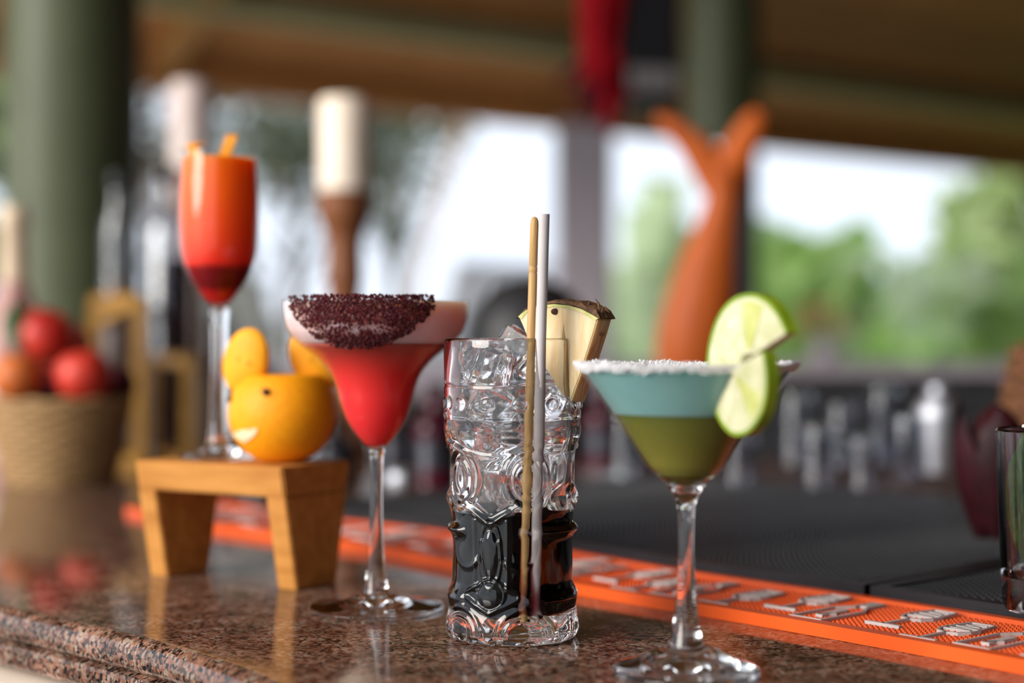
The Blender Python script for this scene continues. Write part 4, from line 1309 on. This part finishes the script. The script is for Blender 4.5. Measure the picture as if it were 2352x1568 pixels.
# tumblers drying on the mats
M['bar_glass'] = thin_glass('bar_tumbler_glass', (0.90, 0.91, 0.94), .035)
def bar_tumbler(px, D, rpx, hpx, label):
    p_ = P(px, 1000, D); r_ = W(rpx, D); h_ = W(hpx, D)
    t = empty('drinking_glass', (p_.x, p_.y, BH + .0004), label=label, cat='glass', group='clear glasses on the dark side of the bar')
    pr_ = [(0, h_), (r_ * .84, h_), (r_ * .88, h_ - .003), (r_, .001), (r_ * .98, 0), (r_ * .94, .001), (r_ * .84, h_ - .008), (0, h_ - .009)]
    obj('glass_wall', lathe(pr_, 40), M['bar_glass'], t, auto=40)
    obj('glass_base', lathe([(0, h_ - .0088), (r_ * .82, h_ - .0082), (r_ * .83, h_ - .0005), (0, h_ - .0005)], 40), M['glass'], t, auto=40)
gl_l = ['upturned clear glass just right of the martini bowl', 'upturned clear glass nearest the lime wheel', 'tall upturned glass between the martini and the maroon bud', 'upturned glass in the middle of the drying row',
        'small upturned glass right of the drying row middle', 'upturned glass left of the steel shaker', 'upturned glass between tiki glass and martini', 'squat upturned glass left of the martini stem']
for (px, D, rp_, hp_), lb in zip([(1830, 1.70, 46, 170), (1935, 1.66, 44, 150), (2030, 1.72, 44, 180), (1880, 1.46, 48, 140), (1985, 1.44, 42, 120), (2085, 1.50, 46, 150), (1440, 1.56, 46, 150), (1700, 1.48, 46, 120)], gl_l):
    bar_tumbler(px, D, rp_, hp_, lb)
# steel shaker near the bud
p_ = P(2155, 1000, 1.62)
shk = empty('cocktail_shaker', (p_.x, p_.y, BH + .0004), label='brushed steel cocktail shaker beside the maroon bud', cat='shaker')
u_ = W(1, 1.62)
obj('cup', lathe([(0, 0), (40 * u_, 0), (42 * u_, .003), (54 * u_, 120 * u_), (54 * u_, 124 * u_), (0, 124 * u_)], 40), M['steel'], shk, auto=40)
obj('shoulder', lathe(smooth_profile([(55 * u_, 122 * u_), (55 * u_, 135 * u_), (46 * u_, 160 * u_), (28 * u_, 176 * u_), (0, 178 * u_)], 4), 40), M['steel'], shk, smooth=True)
obj('lid', lathe(smooth_profile([(27 * u_, 174 * u_), (27 * u_, 196 * u_), (18 * u_, 204 * u_), (0, 206 * u_)], 4), 32), M['steel'], shk, smooth=True)
# black dome bucket behind the tiki glass
p_ = P(1215, 1000, 1.95)
u_ = W(1, 1.95)
dome = empty('domed_bucket', (p_.x, p_.y, .0), label='big black bucket with a domed lid behind the tiki glass', cat='bucket')
zt = P(0, 636, 1.95).z
obj('bucket', lathe([(0, 0), (118 * u_, 0), (122 * u_, .006), (140 * u_, zt - 180 * u_), (0, zt - 180 * u_)], 48), M['black'], dome, auto=40)
obj('lid', lathe(smooth_profile([(146 * u_, zt - 184 * u_), (147 * u_, zt - 165 * u_), (136 * u_, zt - 100 * u_), (105 * u_, zt - 45 * u_), (60 * u_, zt - 12 * u_), (0, zt)], 5), 48), M['black'], dome, smooth=True)
# bottle crate / speed rail at the back of the counter
M['steel_dark'] = vary('dark_steel', (0.06, 0.06, 0.07), (0.11, 0.11, 0.125), 20, 0.3, metallic=.8)
sr = empty('speed_rail', (.44, 1.95, 0), -.10, label='long black bottle trough at the back of the counter', cat='trough')
obj('trough_front', box(-.30, .80, 0, .012, 0, .085, .003), M['black'], sr)
obj('trough_back', box(-.30, .80, .12, .132, 0, .10, .003), M['black'], sr)
obj('trough_floor', box(-.30, .80, .012, .12, .001, .012), M['black'], sr)
for x in (-.30, .788): obj('trough_end', box(x, x + .012, .0121, .1199, .0121, .085), M['black'], sr)
M['maroon_glass'] = vary('maroon_bottle', (0.035, 0.004, 0.010), (0.07, 0.008, 0.018), 20, 0.12)
M['dark_bottle'] = vary('near_black_bottle', (0.010, 0.009, 0.011), (0.020, 0.018, 0.022), 20, 0.12)
def solid_bottle(p_, r_, h_, mat, label, capm):
    b_ = empty('dark_bottle', tuple(p_), label=label, cat='bottle', group='dark bottles behind the drinks')
    obj('bottle_body', lathe(smooth_profile([(0, 0), (r_ * .96, .001), (r_, .008), (r_, h_ * .55), (r_ * .85, h_ * .64), (r_ * .42, h_ * .74), (r_ * .34, h_ * .94), (0, h_ * .94)], 4), 32), mat, b_, smooth=True)
    obj('cap', lathe([(0, h_ * .93), (r_ * .40, h_ * .93), (r_ * .40, h_ * .99), (r_ * .36, h_), (0, h_)], 24), capm, b_, auto=40)
    obj('label_band', lathe([(r_ * 1.012, h_ * .18), (r_ * 1.012, h_ * .46)], 32), M['steel_dark'], b_, smooth=True)
M['cap_m'] = M['black']
for k, (px, D, top, rp2, mt, lb) in enumerate([
    (1000, 1.58, 880, 52, 'maroon_glass', 'squat maroon bottle between the margarita and the tiki glass'),
    (1385, 1.66, 900, 48, 'maroon_glass', 'maroon bottle seen between the tiki glass and the martini bowl'),
    (505, 2.18, 735, 56, 'maroon_glass', 'maroon bottle behind the stem of the flute'),
    (915, 1.76, 905, 56, 'dark_bottle', 'short black bottle behind the margarita bowl'),
    (1490, 1.72, 930, 50, 'dark_bottle', 'short black bottle left of the martini cone'),
    (610, 1.90, 840, 64, 'dark_bottle', 'black bottle standing behind the carved orange'),
    (770, 1.60, 960, 46, 'dark_bottle', 'black bottle between the orange and the margarita stem')]):
    p_ = P(px, 1000, D); p_.z = 0
    if px in (1385, 1490): p_.z = BH + .0006
    solid_bottle(p_, W(rp2, D), P(0, top, D).z, M[mt], lb, M['black'])
# polished steel bowl catching the sky
p_ = P(922, 1000, 1.50)
u_ = W(1, 1.50)
bw_ = empty('steel_jigger', (p_.x, p_.y, 0), label='small polished steel jigger cup behind the margarita stem', cat='jigger')
obj('cup', lathe(smooth_profile([(0, 0), (22 * u_, .0005), (34 * u_, 14 * u_), (38 * u_, 34 * u_), (34 * u_, 52 * u_), (22 * u_, 62 * u_), (0, 66 * u_)], 5), 40), M['steel'], bw_, smooth=True)
obj('rim_band', lathe([(38 * u_, 30 * u_), (39.5 * u_, 31 * u_), (39.5 * u_, 37 * u_), (38 * u_, 38 * u_)], 40), M['steel'], bw_, smooth=True)

# ------------------------------------------------------------------ carved wooden fish tail
M['carved'] = wood('carved_red_wood', (0.42, 0.075, 0.010), (0.58, 0.125, 0.018), 'Z', 8, 0.5)
DW = 2.35
wp_ = P(1620, 1000, DW)
fish = empty('carved_fish', (wp_.x, wp_.y, 0), label='reddish brown carved wooden fish standing nose down with its forked tail up', cat='sculpture')
def fpt(px, py): q = P(px, py, DW); return Vector((q.x - wp_.x, 0, q.z))
spine = [(1600, 1010), (1590, 900), (1598, 800), (1612, 700), (1630, 600), (1652, 500), (1660, 440), (1655, 390)]
rad = [40, 74, 92, 84, 66, 44, 40, 44]
sp3 = smooth_profile([tuple(fpt(*p)) + (W(r, DW),) for p, r in zip(spine, rad)], 5)
V, Fc = tube([Vector(q[:3]) for q in sp3], [q[3] for q in sp3], 28)
V = [Vector((v.x, v.y * .75, max(v.z, 0.0))) for v in V]
obj('fish_body', (V, Fc), M['carved'], fish, smooth=True)
def tail_lobe(pts, rads):
    q3 = smooth_profile([tuple(fpt(*p)) + (W(r, DW),) for p, r in zip(pts, rads)], 5)
    V, Fc = tube([Vector(q[:3]) for q in q3], [q[3] for q in q3], 20)
    return [Vector((v.x, v.y * .5, v.z)) for v in V], Fc
obj('tail_lobe', tail_lobe([(1650, 430), (1622, 375), (1580, 325), (1540, 290), (1508, 268)], [40, 42, 30, 22, 9]), M['carved'], fish, smooth=True)
obj('tail_lobe', tail_lobe([(1660, 430), (1684, 375), (1710, 325), (1728, 288), (1742, 255)], [40, 44, 36, 30, 14]), M['carved'], fish, smooth=True)
obj('side_fin', tail_lobe([(1580, 800), (1545, 840), (1520, 890), (1510, 930)], [40, 34, 24, 8]), M['carved'], fish, smooth=True)
obj('sculpture_base', lathe([(0, 0), (W(110, DW), 0), (W(112, DW), .01), (W(104, DW), .03), (0, .032)], 40), M['dark_wood'], fish, auto=40, loc=fpt(1600, 1010) * Vector((1, 1, 0)) if False else (fpt(1600, 1010).x, 0, 0))

# orange flower beside it
M['flower'] = vary('coral_flower', (0.70, 0.22, 0.12), (0.80, 0.34, 0.20), 60, .5)
M['stem_g'] = leafmat('flower_leaf', (0.14, 0.26, 0.08), (0.24, 0.38, 0.14), 60, .3)
DFw = 3.7
fw = empty('flower_vase', (P(1895, 0, 4.2).x, DFw + .5, P(0, 836, 4.0).z), label='coral flowers in a small vase on the far ledge', cat='flowers')
fw.location.y = 4.2
u_ = W(1, 4.2)
obj('vase', lathe(smooth_profile([(0, 0), (26 * u_, .001), (34 * u_, 20 * u_), (26 * u_, 44 * u_), (18 * u_, 56 * u_), (0, 56 * u_)], 4), 28), M['ledge'], fw, smooth=True)
for k in range(7):
    a_ = k * .9; hx = 44 * u_ * math.cos(a_); hy = 30 * u_ * math.sin(a_); hz = (80 + 26 * (k % 3)) * u_
    obj('flower_stem', tube([(0, 0, 50 * u_), (hx * .5, hy * .5, hz * .85), (hx, hy, hz)], .004, 6), M['stem_g'], fw)
    for j in range(5):
        b_ = j * 1.257 + k
        obj('petal', ellipsoid(18 * u_, 9 * u_, 5 * u_, 10, 6, lambda v: Matrix.Rotation(b_, 3, 'Z') @ (v + Vector((16 * u_, 0, 0))) + Vector((hx, hy, hz + 2 * u_))), M['flower'], fw, smooth=True)

# ------------------------------------------------------------------ hanging red bundle and black speaker
M['red_cloth'] = vary('red_cloth', (0.13, 0.0005, 0.003), (0.20, 0.001, 0.005), 14, .8, spec=.08)
M['darkred_cloth'] = vary('dark_red_cloth', (0.035, 0.003, 0.007), (0.07, 0.004, 0.010), 14, .8, spec=.08)
DRd = 3.1
rp_ = P(1385, -30, DRd)
rb_ = empty('hanging_banner', tuple(rp_), label='bunched red cloth banner hanging from the roof beside the speaker', cat='banner')
def hpt(px, py, dy=0): q = P(px, py, DRd); return Vector((q.x - rp_.x, dy, q.z - rp_.z))
q3 = smooth_profile([tuple(hpt(*p)) + (W(r, DRd),) for p, r in [((1388, -420), 40), ((1388, -200), 52), ((1388, -30), 56), ((1384, 60), 50), ((1380, 120), 44), ((1392, 170), 48), ((1402, 215), 26), ((1404, 285), 18)]], 5)
V, Fc = tube([Vector(q[:3]) for q in q3], [q[3] for q in q3], 24)
ax = [Vector(q[:3]) for q in q3]
V2 = []
for i, v in enumerate(V):
    c_ = ax[i // 24]; k = i % 24
    V2.append(c_ + (v - c_) * (1 + .16 * math.sin(k * 2 * math.pi / 24 * 6)))
obj('gathered_cloth', (V2, Fc), M['red_cloth'], rb_, smooth=True)
obj('hanging_cord', tube([hpt(1388, -410), Vector((hpt(1388, -410).x, 0, roof_z(rp_.x, rp_.y) - rp_.z))], .008, 8), M['darkred_cloth'], rb_)
for (pts, r_, mt) in [([(1370, 130), (1335, 150), (1300, 175), (1285, 190)], 20, 'darkred_cloth'), ([(1375, 150), (1345, 195), (1330, 230), (1322, 245)], 22, 'darkred_cloth'),
                      ([(1390, 170), (1370, 225), (1362, 265), (1358, 290)], 22, 'darkred_cloth'), ([(1400, 160), (1425, 190), (1436, 215), (1440, 235)], 20, 'red_cloth'), ([(1395, 180), (1400, 240), (1402, 285), (1402, 305)], 20, 'red_cloth')]:
    q3 = smooth_profile([tuple(hpt(*p)) for p in pts], 4)
    n_ = len(q3)
    obj('cloth_tail', tube([Vector(q) for q in q3], [W(r_, DRd) * (1 - .5 * i / (n_ - 1)) for i in range(n_)], 12), M[mt], rb_, smooth=True)
DSp = 3.4
sp_ = P(1500, 240, DSp)
spk = empty('loudspeaker', tuple(sp_), .15, label='black box loudspeaker with a grey badge hung under the roof', cat='speaker')
sw_ = W(135, DSp)
M['badge'] = vary('grey_badge', (0.13, 0.12, 0.125), (0.18, 0.17, 0.175), 40, .4)
obj('cabinet', box(-sw_ / 2, sw_ / 2, 0, .2, 0, W(330, DSp), .012), M['black'], spk)
obj('grille', box(-sw_ * .46, sw_ * .46, -.008, -.0005, W(95, DSp), W(320, DSp), .003), M['rubber'], spk)
obj('badge', box(-sw_ * .42, sw_ * .40, -.010, -.0005, W(28, DSp), W(82, DSp), .003), M['badge'], spk)
obj('bracket', tube([(0, .1, W(330, DSp) - .003), (0, .1, roof_z(sp_.x, sp_.y + .1) - sp_.z - .10)], .015, 12), M['black'], spk)

# ------------------------------------------------------------------ outside: chairs, plants, trees
M['white_paint'] = vary('white_paint', (0.86, 0.87, 0.92), (0.92, 0.93, 0.97), 6, .4)
M['red_cush'] = vary('faded_red_cushion', (0.36, 0.06, 0.05), (0.48, 0.10, 0.09), 9, .8)
M['grey_paint'] = vary('grey_slats', (0.16, 0.16, 0.15), (0.24, 0.24, 0.225), 6, .5)
M['tan_pole'] = vary('tan_pole', (0.42, 0.30, 0.22), (0.52, 0.39, 0.30), 9, .6)
ZG = -1.2
ZT = -.60
obj('terrace', box(-3.2, .45, 6.9, 11.6, -1.19, ZT), M['ground'], kind='structure')
def lounger(px, D, rz, label, cush, frame):
    p_ = P(px, 800, D)
    t = empty('garden_chair', (p_.x, p_.y, ZT), rz, label=label, cat='chair', group='garden chairs outside')
    for k in range(6): obj('seat_slat', box(-.32, .32, -.30 + k * .105, -.30 + k * .105 + .085, .40, .425, .004), frame, t)
    for sx in (-1, 1):
        for y in (-.28, .28): obj('leg', box(sx * .30 - .02, sx * .30 + .02, y - .02, y + .02, 0, .40), frame, t)
        obj('arm', box(sx * .34 - .03, sx * .34 + .03, -.30, .36, .62, .65, .005), frame, t)
        obj('arm_post', box(sx * .34 - .02, sx * .34 + .02, -.28, -.24, .40, .62), frame, t)
    for k in range(6): obj('back_slat', bar((-.27 + k * .108, .30, .41), (-.27 + k * .108, .58, 1.12), .085, .02), frame, t)
    obj('back_rail', bar((-.34, .58, 1.12), (.34, .58, 1.12), .05), frame, t)
    if cush: obj('cushion', box(-.28, .28, -.28, .30, .426, .52, .03), cush, t)
lounger(640, 7.6, 2.6, 'garden chair with a faded red cushion left of the brown candle holder', M['red_cush'], M['grey_paint'])
lounger(985, 8.3, -2.4, 'white garden chair right of the brown candle holder', None, M['white_paint'])
lounger(600, 9.2, .6, 'grey garden chair behind the carved orange ear', None, M['grey_paint'])
# leaning tan pole
pol = empty('wooden_pole', (P(990, 0, 7.2).x, 7.2, ZT), label='thin tan leaning pole outside between candle and grey column', cat='pole')
q0 = P(930, 760, 7.2); q1 = P(1060, 290, 7.2)
obj('pole_shaft', tube([Vector((-.22, 0, 0)), Vector((q0.x, 7.2, q0.z)) - pol.location, Vector((q1.x, 7.2, q1.z)) - pol.location], .022, 10), M['tan_pole'], pol, smooth=True)
obj('pole_foot', lathe([(0, 0), (.12, 0), (.12, .05), (.04, .07), (0, .07)], 24, lambda v: v + Vector((-.22, 0, 0))), M['grey_paint'], pol, auto=40)

M['ban1'] = leafmat('banana_leaf', (0.26, 0.44, 0.10), (0.42, 0.60, 0.22), 2.0, .5)
M['ban2'] = leafmat('pale_banana_leaf', (0.46, 0.60, 0.34), (0.64, 0.74, 0.50), 2.0, .5)
M['ban_stem'] = vary('banana_stem', (0.22, 0.28, 0.09), (0.34, 0.36, 0.14), 4, .6)
def banana(px, D, h, n, seed, label, spread=1.0, lw=.42, m1='ban1', m2='ban2'):
    rnd = random.Random(seed)
    p_ = P(px, 800, D)
    t = empty('banana_plant', (p_.x, p_.y, ZG), label=label, cat='plant', group='banana plants outside')
    obj('pseudo_stem', tube([(0, 0, 0), (.03, 0, h * .25), (.0, .02, h * .5)], [.10, .085, .06], 14), M['ban_stem'], t, smooth=True)
    for k in range(n):
        a_ = 2.4 * k + rnd.uniform(-.3, .3)
        up = rnd.uniform(.25, .6) * h; out = rnd.uniform(.35, .9) * spread
        droop = rnd.uniform(.1, .55) * up
        pts = []
        for i in range(9):
            f = i / 8
            pts.append(Vector((math.cos(a_) * out * f, math.sin(a_) * out * f, h * (.42 + .1 * rnd.random() * 0) + up * math.sin(f * 2.0) - droop * f ** 3)))
        obj('leaf_blade', leaf(pts, lw * rnd.uniform(.8, 1.2), .18), M[m1 if rnd.random() < .5 else m2], t, smooth=True)
banana(1515, 9.2, 2.55, 6, 3, 'slim upright banana plant left of the carved fish', .22, .30, 'ban1', 'ban2')
banana(1440, 10.2, 2.0, 9, 4, 'pale banana plant just right of the grey column', .5, .4, 'ban2', 'ban2')
banana(1840, 9.6, 2.2, 11, 5, 'broad leaved bright green banana plant right of the carved fish', .9, .5)
banana(1955, 12.5, 2.5, 5, 8, 'taller slim banana plant in the middle of the garden at right', .3, .30)
banana(2130, 11.4, 1.9, 10, 12, 'low banana plant above the maroon bud', .9, .5, 'ban2', 'ban1')
banana(2360, 8.4, 2.0, 10, 15, 'banana plant nearest the right edge', 1.0, .5)

M['tree_dark'] = leafmat('tree_leaf_dark', (0.06, 0.075, 0.035), (0.12, 0.135, 0.065), 3, .35)
M['tree_mid'] = leafmat('tree_leaf_mid', (0.10, 0.16, 0.05), (0.20, 0.28, 0.09), 3, .4)
M['tree_light'] = leafmat('tree_leaf_light', (0.36, 0.48, 0.18), (0.52, 0.62, 0.32), 3, .45)
M['bark'] = vary('bark', (0.07, 0.05, 0.035), (0.14, 0.10, 0.07), 12, .9)
def tree(name, px, D, zc, rx, rz_, nleaf, size, mat, label, cat='tree', group='trees and shrubs beyond the bar', seed=0, clumps=14):
    rnd = random.Random(seed)
    p_ = P(px, 800, D)
    t = empty(name, (p_.x, p_.y, ZG), label=label, cat=cat, group=group)
    hz = zc - ZG
    cl = [(Vector((rnd.uniform(-1, 1) * rx, rnd.uniform(-.8, .8) * rx, hz + rnd.uniform(-1, 1) * rz_)), rnd.uniform(.18, .4) * rx) for _ in range(clumps)]
    top = max(hz, .4)
    obj('trunk', tube([(0, 0, 0), (.05, 0, top * .5), (0, .05, top)], [.10 * rx ** .5, .07 * rx ** .5, .03], 10), M['bark'], t, smooth=True)
    for c_, r_ in cl[:7]:
        st_ = Vector((.03, .03, top * rnd.uniform(.4, .8)))
        obj('branch', tube([st_, st_.lerp(c_, .5) + Vector((0, 0, .1)), c_], [.035, .025, .01], 7), M['bark'], t, smooth=True)
    V, Fc = [], []
    for _ in range(nleaf):
        c_, r_ = rnd.choice(cl)
        q = c_ + Vector((rnd.gauss(0, 1), rnd.gauss(0, 1), rnd.gauss(0, .8))) * r_ * .6
        if q.z < .05: continue
        a1 = Vector((rnd.gauss(0, 1), rnd.gauss(0, 1), rnd.gauss(0, .6))).normalized()
        a2 = a1.cross(Vector((rnd.gauss(0, 1), rnd.gauss(0, 1), rnd.gauss(0, 1)))).normalized()
        s = size * rnd.uniform(.6, 1.3); o = len(V)
        V += [q - a1 * s, q + a2 * s * .38 - a1 * .1 * s, q + a1 * s, q - a2 * s * .38 - a1 * .1 * s]
        Fc += [(o, o + 1, o + 2), (o, o + 2, o + 3)]
    obj('foliage', (V, Fc), M[mat], t, kind='stuff')
tree('garden_tree', 350, 13.4, 2.45, 1.0, .75, 1000, .11, 'tree_dark', 'dark leafy tree behind the flute, leftmost of the far trees', seed=1, clumps=20)
tree('garden_tree', 660, 18.5, 2.3, 1.3, .9, 1700, .125, 'tree_dark', 'dark leafy tree between the flute and the brown candle holder', seed=2, clumps=22)
tree('garden_tree', 900, 21.5, 2.9, 1.2, .7, 700, .12, 'tree_dark', 'sparse dark tree right of the cream candle', seed=3, clumps=9)
tree('shrub', 420, 12.5, -.05, .6, .35, 900, .12, 'tree_dark', 'low grey green shrub behind the carved orange', seed=4)
tree('shrub', 990, 14.6, -.15, .55, .25, 700, .12, 'tree_dark', 'low dark shrub behind the white garden chairs', seed=5)
tree('garden_tree', -60, 7, .5, .6, .8, 1600, .12, 'tree_mid', 'green tree at the left edge behind the thick column', seed=6)
tree('garden_tree', 2330, 14.5, 1.15, .75, .7, 2600, .15, 'tree_light', 'light green tree at the right edge under the eave', seed=7)
tree('garden_tree', 2120, 20, .25, .9, .4, 1900, .15, 'tree_light', 'pale tree between the two right banana plants', seed=8)
tree('shrub', 1480, 13, -.3, .7, .4, 2000, .13, 'tree_light', 'light green shrub left of the carved fish', seed=9)
tree('shrub', 1800, 14.0, -.35, .7, .45, 2600, .13, 'tree_mid', 'green shrub right of the carved fish', seed=10)
tree('shrub', 2075, 16.2, -.3, .7, .45, 2600, .13, 'tree_light', 'light green shrub above the far ledge', seed=11)
tree('shrub', 2350, 13.2, -.4, .7, .4, 2600, .13, 'tree_mid', 'green shrub at the right end of the far ledge', seed=12)
